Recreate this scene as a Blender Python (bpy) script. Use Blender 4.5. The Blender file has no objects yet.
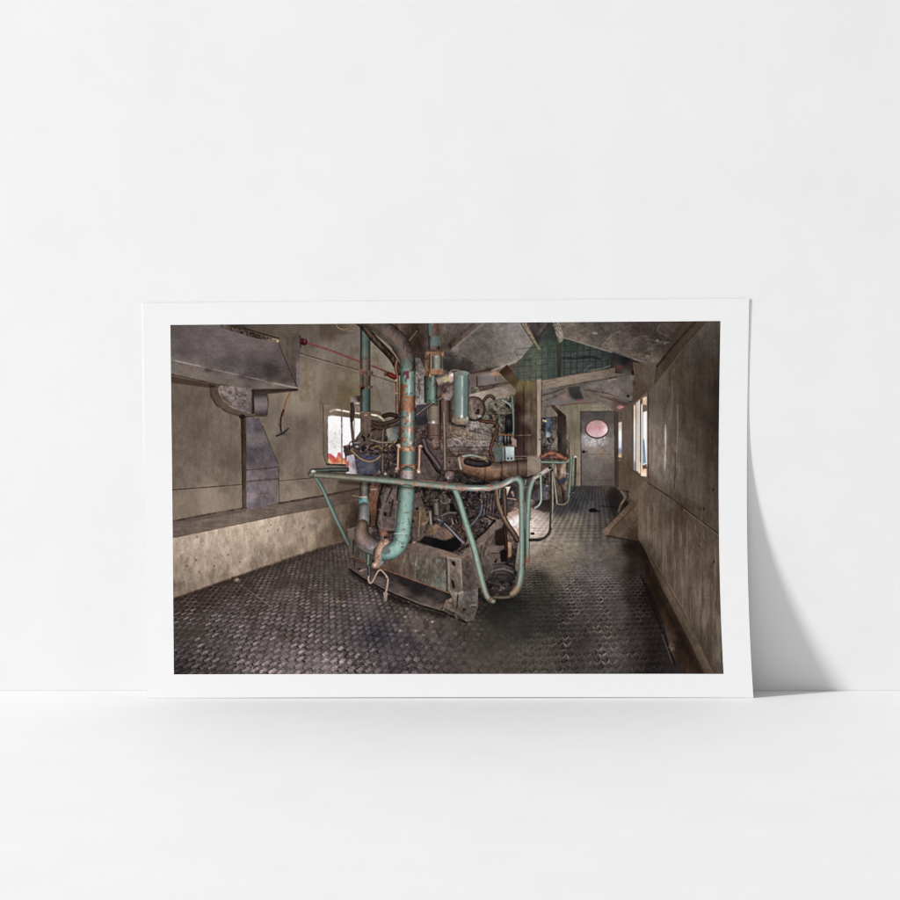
# A fine-art print leaning against a white wall.  1 unit = 1 m.
import bpy, math
import numpy as np

sc = bpy.context.scene
sc.render.engine = 'CYCLES'
# ---------------------------------------------------------------- camera
cam = bpy.data.objects.new("camera", bpy.data.cameras.new("camera"))
sc.collection.objects.link(cam)
cam.location = (0.0, -2.5, 0.47698)
cam.rotation_euler = (math.radians(90 - 5.3), 0, 0)
cam.data.sensor_width = 36.0; cam.data.lens = 100.0
cam.data.clip_start = 0.05; cam.data.clip_end = 60.0
sc.camera = cam
# ---------------------------------------------------------------- light: even studio ambience and one soft lamp, low on the left
w = bpy.data.worlds.new("World"); sc.world = w; w.use_nodes = True
bg = w.node_tree.nodes["Background"]
bg.inputs[0].default_value = (1.0, 1.0, 1.0, 1); bg.inputs[1].default_value = 0.338
key = bpy.data.objects.new("studio_lamp", bpy.data.lights.new("studio_lamp", 'AREA'))
sc.collection.objects.link(key)
key.data.shape = 'DISK'; key.data.size = 2.1; key.data.energy = 5500.0
key.data.color = (1.0, 1.0, 1.0)
az, el, dist = math.radians(73.1), math.radians(17.0), 20.0
aim = (0.30, 0.0, 0.20)
dx, dy, dz = math.sin(az) * math.cos(el), math.cos(az) * math.cos(el), -math.sin(el)
key.location = (aim[0] - dx * dist, aim[1] - dy * dist, aim[2] - dz * dist)
from mathutils import Vector
key.rotation_euler = Vector((dx, dy, dz)).to_track_quat('-Z', 'Y').to_euler()
sc.view_settings.view_transform = 'Standard'; sc.view_settings.look = 'None'
sc.cycles.filter_width = 1.15
sc.view_settings.exposure = 0.0; sc.view_settings.gamma = 1.0

# ---------------------------------------------------------------- materials
def mat(name, col, rough, spec=.3):
    m = bpy.data.materials.new(name); m.use_nodes = True
    b = m.node_tree.nodes["Principled BSDF"]
    b.inputs["Base Color"].default_value = (*col, 1); b.inputs["Roughness"].default_value = rough
    b.inputs["Specular IOR Level"].default_value = spec
    return m, m.node_tree, b

def plaster(name, col, spread, bump, scale):
    """matt white paint: faint mottling, fine roller texture"""
    m, nt, b = mat(name, col, .75, .2)
    n, l = nt.nodes, nt.links
    tc = n.new("ShaderNodeTexCoord")
    a = n.new("ShaderNodeTexNoise"); a.inputs["Scale"].default_value = 9.0; a.inputs["Detail"].default_value = 6.0; a.inputs["Roughness"].default_value = .62
    r = n.new("ShaderNodeMapRange"); r.inputs[1].default_value = .3; r.inputs[2].default_value = .7; r.inputs[3].default_value = 1 - spread; r.inputs[4].default_value = 1 + spread
    v = n.new("ShaderNodeVectorMath"); v.operation = 'SCALE'; v.inputs[0].default_value = col
    l.new(tc.outputs["Object"], a.inputs["Vector"]); l.new(a.outputs["Fac"], r.inputs[0]); l.new(r.outputs[0], v.inputs["Scale"]); l.new(v.outputs[0], b.inputs["Base Color"])
    f = n.new("ShaderNodeTexNoise"); f.inputs["Scale"].default_value = scale; f.inputs["Detail"].default_value = 5.0; f.inputs["Roughness"].default_value = .6
    u = n.new("ShaderNodeBump"); u.inputs["Strength"].default_value = bump; u.inputs["Distance"].default_value = .002
    l.new(tc.outputs["Object"], f.inputs["Vector"]); l.new(f.outputs["Fac"], u.inputs["Height"]); l.new(u.outputs[0], b.inputs["Normal"])
    return m

M_wall = plaster("white_wall_paint", (0.86, 0.86, 0.86), .020, .055, 70.0)
M_floor = plaster("white_floor_paint", (0.90, 0.90, 0.90), .014, .03, 60.0)

def link(name, verts, faces, m, parent=None, smooth=False):
    me = bpy.data.meshes.new(name); me.from_pydata(verts, [], faces); me.update()
    me.materials.append(m)
    if smooth: me.polygons.foreach_set("use_smooth", [True] * len(me.polygons))
    o = bpy.data.objects.new(name, me); sc.collection.objects.link(o)
    o.parent = parent
    return o

def slab(name, x0, x1, y0, y1, z0, z1, m):
    v = [(x, y, z) for z in (z0, z1) for y in (y0, y1) for x in (x0, x1)]
    f = [(0, 2, 3, 1), (4, 5, 7, 6), (0, 1, 5, 4), (2, 6, 7, 3), (0, 4, 6, 2), (1, 3, 7, 5)]
    o = link(name, v, f, m); o["kind"] = "structure"
    return o

# ---------------------------------------------------------------- the setting: white wall and white floor, a hair-line joint between them
slab("wall", -5.0, 5.0, 0.0, 0.12, 0.0002, 4.0, M_wall)
slab("floor", -25.0, 5.0, -7.0, 0.12, -0.10, 0.0, M_floor)

# ---------------------------------------------------------------- the print: a sheet of heavy paper, curled at the foot, top leaning on the wall
# edges from top to foot: (print drawing x, y), then x, distance off the wall, height in metres
EDGE_L = [(143.00146, 303.0, -0.30653, 0.00095, 0.39255), (143.50185, 342.5, -0.3065, 0.00074, 0.35309), (144.02021, 382.0, -0.30644, 0.00064, 0.31352), (144.52724, 421.5, -0.30636, 0.00082, 0.27384), (145.00174, 461.0, -0.30621, 0.00178, 0.23414), (145.43059, 500.5, -0.30594, 0.0042, 0.19451), (145.80877, 540.0, -0.30556, 0.00781, 0.15499), (146.13934, 579.5, -0.30504, 0.01306, 0.11571), (146.43346, 619.0, -0.30437, 0.01974, 0.07672), (146.71038, 658.5, -0.30354, 0.02788, 0.03808), (146.99744, 698.0, -0.30225, 0.03972, 0.0003)]
EDGE_R = [(749.24152, 298.5, 0.29873, 0.00097, 0.39704), (748.44277, 338.42, 0.2984, 0.00075, 0.35717), (747.73575, 378.34, 0.29814, 0.00064, 0.31719), (747.18706, 418.26, 0.29802, 0.00078, 0.2771), (746.86345, 458.18, 0.29803, 0.00167, 0.23697), (746.8318, 498.1, 0.29816, 0.00402, 0.19691), (747.15913, 538.02, 0.2985, 0.00759, 0.15697), (747.9126, 577.94, 0.29908, 0.01283, 0.11726), (749.15951, 617.86, 0.29997, 0.01953, 0.07784), (750.96727, 657.78, 0.30123, 0.02771, 0.03878), (753.40346, 697.7, 0.30284, 0.03815, 0.0003)]
EL, ER = np.array(EDGE_L), np.array(EDGE_R)
def along(E, v):
    """smooth position on an edge, v = 0 top .. 1 foot"""
    n = len(E) - 1; s = np.clip(np.asarray(v, float) * n, 0, n - 1e-9); i = s.astype(int); t = (s - i)[:, None]
    g = lambda k: E[np.clip(k, 0, n)]
    a, b, c, d = g(i - 1), g(i), g(i + 1), g(i + 2)
    a = np.where((i == 0)[:, None], 2 * b - c, a); d = np.where((i == n - 1)[:, None], 2 * c - b, d)
    return .5 * (2 * b + (c - a) * t + (2 * a - 5 * b + 4 * c - d) * t * t + (3 * b - a - 3 * c + d) * t ** 3)
def sheet(u, v, off):
    """points (rows v, columns u) of the sheet, off metres in front of its face, and the drawing position there"""
    L, R = along(EL, v)[:, None, :], along(ER, v)[:, None, :]
    q = L + (R - L) * u[None, :, None]
    x, y, z = q[..., 2], -q[..., 3], q[..., 4]
    z = z + .0005 * np.sin(math.pi * u)[None, :] ** .6 * np.clip(v * 6 - 5, 0, 1)[:, None]      # the foot bows off the floor between its corners
    dv = 1e-3
    L2, R2 = along(EL, np.clip(v + dv, 0, 1))[:, None, :] - along(EL, np.clip(v - dv, 0, 1))[:, None, :], 0
    ny, nz = -L2[..., 4], L2[..., 3]
    nn = np.sqrt(ny ** 2 + nz ** 2)
    # face normal points to the room (-y) and, where the foot curls out, upwards
    return np.stack([x, y - off * np.abs(ny) / nn, z + off * np.abs(nz) / nn], -1), q[..., 0], q[..., 1]

root = bpy.data.objects.new("photo_print", None); sc.collection.objects.link(root)
root["label"] = "unframed photo print of a rusty engine room with white border, leaning on the white wall"
root["category"] = "photo print"
M_paper, _, _ = mat("print_paper", (0.875, 0.875, 0.875), .55, .25)
NU, NV = 61, 101
uu, vv = np.linspace(0, 1, NU), np.linspace(0, 1, NV)
F, _, _ = sheet(uu, vv, 0.0); Bk, _, _ = sheet(uu, vv, -0.00035)
verts = [tuple(map(float, p)) for p in np.concatenate([F.reshape(-1, 3), Bk.reshape(-1, 3)])]
o2 = NU * NV
idx = lambda j, i: j * NU + i
faces = []
for j in range(NV - 1):
    for i in range(NU - 1):
        a, b, c, d = idx(j, i), idx(j, i + 1), idx(j + 1, i + 1), idx(j + 1, i)
        faces.append((a, d, c, b)); faces.append((a + o2, b + o2, c + o2, d + o2))
for i in range(NU - 1):
    a, b = idx(0, i), idx(0, i + 1); faces.append((a, b, b + o2, a + o2))
    a, b = idx(NV - 1, i), idx(NV - 1, i + 1); faces.append((b, a, a + o2, b + o2))
for j in range(NV - 1):
    a, b = idx(j, 0), idx(j + 1, 0); faces.append((b, a, a + o2, b + o2))
    a, b = idx(j, NU - 1), idx(j + 1, NU - 1); faces.append((a, b, b + o2, a + o2))
link("paper_sheet", verts, faces, M_paper, root)

# ---------------------------------------------------------------- the printed picture: a small numpy painter
# (coordinates on the print, 1 unit = about 1 mm; colours are ink colours, 0..255)
PX0, PY0, PX1, PY1, SS = 166.0, 316.0, 730.0, 680.0, 4
CW, CH = int((PX1 - PX0) * SS), int((PY1 - PY0) * SS)
CAN = np.zeros((CH, CW, 3), np.float32)
RNG = np.random.default_rng(11)
_nc = {}

class Noise:
    """smooth value noise, about -1..1, evaluated only where it is asked for: layers [(grid, cell x, cell y, offset x, offset y, weight)]"""
    def __init__(self, layers): self.layers = layers
    def __getitem__(self, sl):
        out = 0
        for g, sx, sy, ox, oy, wt in self.layers:
            u = (np.arange(sl[1].start, sl[1].stop) / SS / sx + ox).astype(np.float32)
            v = (np.arange(sl[0].start, sl[0].stop) / SS / sy + oy).astype(np.float32)
            i = u.astype(int); j = v.astype(int)
            fu = u - i; fv = v - j
            fu = fu * fu * (3 - 2 * fu); fv = (fv * fv * (3 - 2 * fv))[:, None]
            j0, j1 = j.min(), j.max() + 2
            r = g[np.arange(j0, j1) % 256]
            a = r[:, i % 256] * (1 - fu) + r[:, (i + 1) % 256] * fu
            out = out + (a[j - j0] * (1 - fv) + a[j + 1 - j0] * fv) * wt
        return out

def _layer(sx, sy, seed, wt):
    r = np.random.default_rng(int(abs(seed) * 7919 + sx * 131 + sy * 17))
    k = (sx, sy, seed)
    if k not in _nc: _nc[k] = (r.uniform(-1, 1, (256, 256)).astype(np.float32), r.uniform(0, 99), r.uniform(0, 99))
    g, ox, oy = _nc[k]
    return (g, sx, sy, ox, oy, wt)

def vnoise(sx, sy=None, seed=0): return Noise([_layer(sx, sy or sx, seed, 1.0)])

def fbm(s, sy=None, seed=0, o=4):
    L = []; a = 1.0; t = 0
    for q in range(o):
        cx, cy = s / 2 ** q, (sy or s) / 2 ** q
        if q and max(cx, cy) < .45: break
        L.append((max(cx, .4), max(cy, .4), seed + 31 * q, a)); t += a; a *= .62
    return Noise([_layer(x, y, k, w / t * 1.7) for x, y, k, w in L])

def win(x0, y0, x1, y1):
    i0 = max(int((x0 - PX0) * SS), 0); i1 = min(int((x1 - PX0) * SS) + 2, CW)
    j0 = max(int((y0 - PY0) * SS), 0); j1 = min(int((y1 - PY0) * SS) + 2, CH)
    if i1 <= i0 or j1 <= j0: return None
    sl = (slice(j0, j1), slice(i0, i1))
    X = (PX0 + (np.arange(i0, i1) + .5) / SS).astype(np.float32)[None, :]
    Y = (PY0 + (np.arange(j0, j1) + .5) / SS).astype(np.float32)[:, None]
    return sl, X, Y

def box1(a, r, ax):
    if r < 1: return a
    p = [(0, 0)] * a.ndim; p[ax] = (r + 1, r)
    c = np.cumsum(np.pad(a, p, mode='edge'), axis=ax, dtype=np.float64)
    n = a.shape[ax]
    hi = np.take(c, range(2 * r + 1, 2 * r + 1 + n), ax); lo = np.take(c, range(0, n), ax)
    return ((hi - lo) / (2 * r + 1)).astype(np.float32)

def blur(a, r):
    r = int(round(r * SS / 1.8))
    for _ in range(2): a = box1(box1(a, r, 0), r, 1)
    return a

def pmask(P, feather=0):
    P = [(float(a), float(b)) for a, b in P]
    xs = [p[0] for p in P]; ys = [p[1] for p in P]
    f = feather * 2.5 + .5
    w = win(min(xs) - f, min(ys) - f, max(xs) + f, max(ys) + f)
    if w is None: return None
    sl, X, Y = w
    m = np.zeros((Y.shape[0], X.shape[1]), bool)
    for (x0, y0), (x1, y1) in zip(P, P[1:] + P[:1]):
        if y0 == y1: continue
        c = ((Y >= y0) != (Y >= y1))
        m ^= c & (X < x0 + (Y - y0) * (x1 - x0) / (y1 - y0))
    m = m.astype(np.float32)
    if feather > 0: m = blur(m, feather)
    return sl, X, Y, m

def idw(X, Y, pts, p=3.0):
    X = X + 0 * Y; Y = Y + 0 * X
    num = np.zeros(X.shape + (3,), np.float32); den = np.zeros(X.shape, np.float32)
    for x, y, c in pts:
        w = 1.0 / ((X - x) ** 2 + (Y - y) ** 2 + 9.0) ** (p / 2)
        num += w[..., None] * np.asarray(c, np.float32); den += w
    return num / den[..., None]

def comp(sl, m, col):
    CAN[sl] += (np.asarray(col, np.float32) - CAN[sl]) * m[..., None]

def reg(P, cols, feather=0, tex=(), alpha=1.0, p=4.0):
    """a shape filled from colour samples [(x, y, rgb)], or one rgb; tex: [(noise, amount)] multiplies"""
    w = pmask(P, feather)
    if w is None: return
    sl, X, Y, m = w
    if not isinstance(cols[0], (tuple, list)): c = np.zeros(m.shape + (3,), np.float32) + np.asarray(cols, np.float32)
    else: c = idw(X, Y, cols, p)
    g = 1.0
    for n, a in tex: g = g + n[sl] * a
    if tex: c = c * g[..., None]
    comp(sl, m * alpha, c)

def tint(P, col, alpha, feather=3, n=None):
    w = pmask(P, feather)
    if w is None: return
    sl, X, Y, m = w
    if n is not None: m = m * np.clip(.5 + n[sl], 0, 1)
    comp(sl, m * alpha, col)

def soft(x, y, rx, ry, col, alpha, n=None):
    w = win(x - 2.5 * rx, y - 2.5 * ry, x + 2.5 * rx, y + 2.5 * ry)
    if w is None: return
    sl, X, Y = w
    m = np.exp(-((X - x) / rx) ** 2 - ((Y - y) / ry) ** 2) * alpha
    if n is not None: m = m * np.clip(.5 + n[sl], 0, 1.3)
    comp(sl, np.clip(m, 0, 1), col)

def gain(x, y, rx, ry, k):
    w = win(x - 2.5 * rx, y - 2.5 * ry, x + 2.5 * rx, y + 2.5 * ry)
    if w is None: return
    sl, X, Y = w
    CAN[sl] *= (1 + (k - 1) * np.exp(-((X - x) / rx) ** 2 - ((Y - y) / ry) ** 2))[..., None]

def smooth(P, n=6):
    P = np.asarray(P, float)
    if len(P) < 3: return P
    Q = np.vstack([2 * P[0] - P[1], P, 2 * P[-1] - P[-2]])
    out = []
    for i in range(1, len(Q) - 2):
        a, b, c, d = Q[i - 1:i + 3]
        for t in np.arange(n) / n:
            out.append(.5 * (2 * b + (c - a) * t + (2 * a - 5 * b + 4 * c - d) * t * t + (3 * b - a - 3 * c + d) * t ** 3))
    out.append(P[-1])
    return np.array(out)

def swept(path, r, curve=True, flat=True):
    """t (-1..1 across, left to right of travel), s (along), mask"""
    P = np.asarray([tuple(q) + ((r,) if len(q) == 2 else ()) for q in path], float)
    if curve: P = smooth(P)
    R = P[:, 2].max() + .6
    w = win(P[:, 0].min() - R, P[:, 1].min() - R, P[:, 0].max() + R, P[:, 1].max() + R)
    if w is None: return None
    sl, X, Y = w
    sh = (Y.shape[0], X.shape[1])
    best = np.full(sh, 9.0, np.float32); T = np.zeros(sh, np.float32); S = np.zeros(sh, np.float32)
    acc = 0.0; i0 = sl[1].start; j0 = sl[0].start
    for (x0, y0, r0), (x1, y1, r1) in zip(P[:-1], P[1:]):
        L = math.hypot(x1 - x0, y1 - y0)
        if L < 1e-6: continue
        ww = win(min(x0, x1) - R, min(y0, y1) - R, max(x0, x1) + R, max(y0, y1) + R)
        if ww is not None:
            s2, A, B = ww
            q = (slice(s2[0].start - j0, s2[0].stop - j0), slice(s2[1].start - i0, s2[1].stop - i0))
            ux, uy = (x1 - x0) / L, (y1 - y0) / L
            h = (A - x0) * ux + (B - y0) * uy
            hc = np.clip(h, 0, L)
            dx = A - x0 - hc * ux; dy = B - y0 - hc * uy
            rr = r0 + (r1 - r0) * hc / L
            d = np.sqrt(dx * dx + dy * dy) / rr
            over = np.where((h < 0) | (h > L), .001, 0)
            side = np.sign(dx * uy - dy * ux)           # +1: right of travel on a y-down page is negative
            b = d + over < best[q]
            best[q] = np.where(b, d + over, best[q]); T[q] = np.where(b, d * side, T[q]); S[q] = np.where(b, acc + hc, S[q])
        acc += L
    m = np.clip((1.0 - best) * R * SS * .8 + .5, 0, 1).astype(np.float32)
    if not curve and flat:                               # square-cut ends
        for (xa, ya), (xb, yb) in ((P[0, :2], P[1, :2]), (P[-1, :2], P[-2, :2])):
            L = math.hypot(xb - xa, yb - ya)
            m = m * np.clip((((X - xa) * (xb - xa) + (Y - ya) * (yb - ya)) / L) * SS * .8 + .5, 0, 1)
    return sl, X, Y, m, np.clip(T, -1, 1), S

STEEL = [(-1, .42), (-.75, .62), (-.3, .95), (0, 1.12), (.35, .98), (.75, .66), (1, .45)]
FLATP = [(-1, .8), (0, 1.05), (1, .75)]
def tube(path, r, col, prof=STEEL, rust=None, curve=True, dirt=.10, alpha=1.0, hl=None, seed=0):
    """a shaded pipe. rust: [(colour, threshold, cell)] chips; hl: (t, width, strength, colour) a gloss line; cols may be [(s0, rgb), (s1, rgb)] along"""
    w = swept(path, r, curve)
    if w is None: return
    sl, X, Y, m, T, S = w
    xs = [q[0] for q in prof]; ys = [q[1] for q in prof]
    if isinstance(col[0], (tuple, list)):
        smax = max(S.max(), 1e-3); ks = [k for k, _ in col]
        c = np.stack([np.interp(S / smax, ks, [q[1][i] for q in col]) for i in range(3)], -1).astype(np.float32)
    else: c = np.zeros(m.shape + (3,), np.float32) + np.asarray(col, np.float32)
    for rc, th, cell in (rust or ()):
        n = fbm(cell, cell * 1.4, seed + int(rc[0]))[sl]
        k = np.clip((n - th) * 5, 0, 1)[..., None]
        c = c * (1 - k) + np.asarray(rc, np.float32) * k
    sh = np.interp(T, xs, ys).astype(np.float32)
    c = c * (sh * (1 + dirt * .6 * fbm(3, 6, 5 + seed)[sl] + dirt * .4 * vnoise(.7, .7, 9)[sl]))[..., None]
    if hl:
        g = np.exp(-((T - hl[0]) / hl[1]) ** 2) * hl[2] * np.clip(.75 + .6 * vnoise(2.5, 5, 77)[sl], 0, 1)
        c = c + (np.asarray(hl[3], np.float32) - c) * np.clip(g, 0, 1)[..., None]
    comp(sl, m * alpha, c)

def line(P, w, col, alpha=1.0, curve=False):
    q = swept(P, w / 2, curve, False)
    if q is None: return
    sl, X, Y, m, T, S = q
    comp(sl, m * alpha * np.clip(.8 + .35 * vnoise(3, 3, 3)[sl], 0, 1), np.asarray(col, np.float32))

def shade(P, r, k, curve=True):
    """darken or lighten a soft band along a path"""
    q = swept(P, r, curve)
    if q is None: return
    sl, X, Y, m, T, S = q
    CAN[sl] *= (1 + (k - 1) * (np.clip(1 - np.abs(T), 0, 1) * (m > 0)) ** 1.0)[..., None]

def ell(cx, cy, rx, ry, a=0, n=28, t0=0, t1=2 * math.pi):
    ca, sa = math.cos(a), math.sin(a)
    return [(cx + rx * math.cos(t) * ca - ry * math.sin(t) * sa, cy + rx * math.cos(t) * sa + ry * math.sin(t) * ca)
            for t in np.linspace(t0, t1, n, endpoint=(t1 - t0 < 6.2))]

def disc(cx, cy, rx, ry, col, a=0, lx=-.4, ly=-.6, rim=.55):
    """a round part lit from above"""
    w = pmask(ell(cx, cy, rx, ry, a))
    if w is None: return
    sl, X, Y, m = w
    u = (X - cx) / rx; v = (Y - cy) / ry
    d = np.sqrt(u * u + v * v)
    k = 1.0 + .35 * (u * lx + v * ly) - (1 - rim) * np.clip(d - .55, 0, 1) * 1.6
    c = np.asarray(col, np.float32) * (k * (1 + .14 * fbm(1.6, 1.6, 21)[sl]))[..., None]
    comp(sl, m, c)

def clutter(P, n, pal, smin, smax, seed, ang=None, contrast=1.0):
    """the tangle of small machine parts inside an outline: short pipes, bolts, lugs, gaps"""
    w = pmask(P)
    if w is None: return
    sl, X, Y, m = w
    keep = CAN[sl].copy()
    r = np.random.default_rng(seed)
    x0, x1 = X.min(), X.max(); y0, y1 = Y.min(), Y.max()
    for i in range(n):
        x, y = r.uniform(x0, x1), r.uniform(y0, y1)
        s = r.uniform(smin, smax) * (1 if i < n * .5 else .6)
        c = np.asarray(pal[r.integers(len(pal))], float) * r.uniform(.75, 1.2)
        k = r.random()
        a = r.choice(ang) + r.normal(0, .15) if ang else r.uniform(0, math.pi)
        dx, dy = math.cos(a) * s, math.sin(a) * s
        if k < .36:
            tube([(x - dx, y - dy), (x + dx * .2, y + dy * .2 + r.normal(0, s * .2)), (x + dx, y + dy)], s * r.uniform(.1, .28), tuple(c), dirt=.2)
        elif k < .56:
            disc(x, y, s * .45, s * .45 * r.uniform(.6, 1), tuple(c), a)
            if r.random() < .6: disc(x, y, s * .2, s * .18, tuple(c * .4))
        elif k < .78:
            b = s * r.uniform(.25, .6); nx, ny = -dy / s * b, dx / s * b
            reg([(x - dx + nx, y - dy + ny), (x + dx + nx, y + dy + ny), (x + dx - nx, y + dy - ny), (x - dx - nx, y - dy - ny)],
                [(x - dx, y - s, tuple(c * 1.15)), (x + dx, y + s, tuple(c * .7))], tex=[(fbm(2, 2, 4), .15)])
            line([(x - dx + nx, y - dy + ny), (x + dx + nx, y + dy + ny)], .5, tuple(c * 1.45), .7)
            line([(x - dx - nx, y - dy - ny), (x + dx - nx, y + dy - ny)], .7, tuple(c * .35), .8)
        else:
            b = s * r.uniform(.12, .4); nx, ny = -dy / s * b, dx / s * b
            reg([(x - dx + nx, y - dy + ny), (x + dx + nx, y + dy + ny), (x + dx * .7 - nx, y + dy * .7 - ny), (x - dx * .8 - nx, y - dy * .8 - ny)], (28, 24, 24), alpha=.8)
    CAN[sl] = keep + (CAN[sl] - keep) * (m * contrast)[..., None]

def grime(P, col, amt, s=4, seed=50, th=.1, feather=1, sy=None):
    w = pmask(P, feather)
    if w is None: return
    sl, X, Y, m = w
    k = np.clip((fbm(s, sy or s, seed)[sl] - th) * 2.5, 0, 1)
    comp(sl, m * k * amt, col)
WALLT = [(fbm(14, 22, 1), .055), (fbm(3, 8, 2), .045), (vnoise(.8, .8, 3), .035)]
# ---- left wall of the room
reg([(160, 310), (600, 310), (600, 520), (160, 600)],
    [(175, 400, (99, 90, 81)), (190, 430, (101, 91, 82)), (200, 450, (105, 95, 85)), (232, 425, (110, 100, 89)), (235, 460, (100, 91, 82)), (178, 480, (106, 97, 86)), (225, 478, (120, 109, 96)),
     (180, 505, (120, 108, 95)), (215, 500, (138, 124, 110)), (240, 500, (128, 116, 103)), (268, 425, (112, 104, 92)), (300, 400, (130, 119, 103)), (310, 380, (121, 111, 96)),
     (300, 430, (100, 90, 82)), (290, 445, (106, 96, 86)), (312, 450, (116, 106, 94)), (305, 478, (113, 103, 92)), (292, 490, (130, 118, 103)), (320, 490, (110, 100, 88)), (350, 495, (88, 77, 66)),
     (310, 335, (96, 87, 80)), (330, 330, (84, 74, 64)), (345, 345, (106, 98, 93)), (330, 352, (118, 108, 100)), (348, 372, (118, 108, 92)), (345, 396, (104, 92, 74)), (330, 398, (108, 98, 84)),
     (378, 355, (120, 112, 100)), (380, 380, (122, 113, 101)), (388, 400, (116, 108, 98)), (395, 370, (126, 120, 105)), (420, 345, (70, 61, 54)), (450, 345, (82, 72, 66))], tex=WALLT)
grime([(172, 390), (330, 390), (330, 490), (172, 495)], (78, 66, 58), .18, 9, 60, .05, 2, 18)
grime([(300, 330), (395, 350), (395, 410), (300, 410)], (90, 78, 60), .3, 8, 61, .15, 2, 14)
soft(300, 430, 14, 10, (84, 74, 68), .5, fbm(6, 6, 8)); soft(296, 445, 10, 8, (92, 82, 75), .4)
soft(349, 397, 16, 4, (112, 94, 54), .5, fbm(2, 4, 8)); soft(318, 385, 2, 20, (150, 138, 118), .3)
line([(172, 490), (243, 484.5)], 1.0, (62, 54, 48), .9); line([(172, 491.2), (243, 485.7)], .8, (140, 128, 112), .6)
line([(278, 481), (330, 476.5), (352, 474)], 1.0, (66, 57, 50), .9); line([(278, 482), (330, 477.6)], .7, (140, 128, 112), .5)
line([(299, 353), (335, 363.5), (362, 371), (372, 375), (396, 383)], 1.0, (66, 58, 52), .85); line([(299, 354.2), (335, 364.7), (360, 372)], .8, (152, 140, 126), .5)
line([(303, 403), (322, 406)], .7, (140, 130, 116), .5)
# ledge along the wall: top and face
reg([(160, 527), (172, 522), (245, 508.5), (285, 502.5), (362, 488), (372, 520), (350, 503), (285, 514.5), (175, 537.5), (160, 541)],
    [(180, 530, (104, 92, 84)), (215, 524, (112, 100, 91)), (265, 511, (110, 99, 90)), (320, 503, (98, 88, 80)), (355, 494, (80, 70, 62))], tex=WALLT + [(fbm(7, 1.5, 17), .08)])
line([(172, 521.5), (205, 515), (245, 508), (285, 502.3), (330, 494.5), (362, 488)], 2.0, (58, 48, 42), .8)
line([(172, 524), (245, 510.5)], 2.4, (84, 73, 66), .6)
reg([(160, 541), (175, 537.5), (285, 514.5), (350, 503), (372, 500), (372, 560), (342, 541), (318, 549), (285, 560.5), (232, 579), (175, 599), (160, 605)],
    [(178, 545, (168, 152, 136)), (182, 570, (146, 130, 114)), (178, 592, (122, 108, 95)), (205, 540, (184, 166, 148)), (205, 560, (172, 155, 138)), (215, 580, (134, 119, 104)), (240, 533, (186, 168, 148)),
     (245, 555, (168, 151, 134)), (255, 566, (128, 113, 99)), (268, 527, (190, 172, 152)), (280, 540, (166, 149, 130)), (285, 555, (128, 112, 97)), (300, 520, (156, 140, 122)), (305, 538, (150, 133, 115)),
     (320, 520, (128, 114, 99)), (325, 540, (110, 96, 82)), (340, 515, (104, 92, 79)), (340, 535, (84, 72, 61)), (355, 520, (62, 51, 42)), (360, 540, (52, 43, 37))],
    tex=[(fbm(5, 9, 1), .10), (fbm(2, 6, 2), .08), (vnoise(.7, .7, 3), .06)])
grime([(172, 540), (350, 505), (350, 545), (172, 600)], (112, 96, 82), .28, 2.4, 62, .42, .6, 3)
grime([(172, 545), (330, 510), (330, 548), (172, 600)], (214, 196, 176), .22, 6, 63, .2, 1.5, 10)
for x, y in ((196, 560), (214, 566), (240, 562), (271, 525), (268, 531), (199, 572), (187, 566), (278, 530), (303, 528), (228, 555), (197, 537)): soft(x, y, .9, .8, (70, 58, 48), .75)
line([(175, 537.5), (285, 514.5), (350, 503)], 1.0, (74, 63, 55), .6)
line([(172, 599.5), (232, 578.5), (285, 560), (330, 545)], 2.6, (66, 55, 47), .6); line([(172, 600), (232, 579.5), (285, 561), (330, 546)], 1.2, (44, 36, 32), .7)

# ---- ceiling, upper left
reg([(222, 310), (312, 310), (312, 324.5), (278, 342), (222, 326)], [(230, 324, (60, 52, 46)), (265, 330, (84, 76, 66)), (300, 324, (92, 84, 74)), (280, 338, (90, 82, 71))], tex=WALLT)
# square sheet-metal duct
DU = [(fbm(12, 7, 11), .07), (fbm(3, 2, 12), .04), (vnoise(.8, .8, 3), .03)]
reg([(166, 310), (222, 310), (222, 325.5), (250, 333), (278, 341.5), (297.5, 387), (297.5, 389.5), (255, 391.5), (215, 384.5), (166, 374)],
    [(175, 330, (90, 82, 80)), (200, 335, (98, 90, 90)), (240, 340, (104, 95, 95)), (185, 352, (90, 83, 83)), (215, 350, (102, 94, 93)), (265, 350, (100, 91, 90)), (230, 366, (86, 80, 80)), (255, 370, (80, 74, 75)),
     (272, 372, (66, 61, 62)), (280, 360, (88, 80, 79)), (290, 378, (80, 73, 71)), (175, 362, (106, 98, 94)), (190, 370, (112, 103, 97)), (230, 379, (112, 103, 98)), (270, 386, (110, 101, 95)), (290, 387, (102, 94, 88))], tex=DU)
soft(185, 352, 14, 3, (78, 71, 74), .5); soft(222, 362, 16, 5, (84, 80, 80), .4); soft(273, 368, 10, 9, (58, 54, 55), .55, fbm(5, 5, 9)); soft(270, 356, 12, 6, (92, 84, 84), .4)
line([(170, 359.5), (205, 367.5), (250, 377.5), (297, 387.5)], 1.1, (146, 136, 128), .6)
line([(176, 361), (200, 366)], 1.0, (178, 168, 158), .6); line([(265, 382), (297, 388.2)], 1.0, (160, 150, 140), .7)
for x, y in ((208, 370), (242, 376.5), (270, 381), (284, 380)): soft(x, y, 4.2, 2.2, (66, 57, 53), .65)
line([(170, 374), (215, 384), (255, 391), (298, 389.5)], 1.5, (62, 52, 45), .8)
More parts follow.
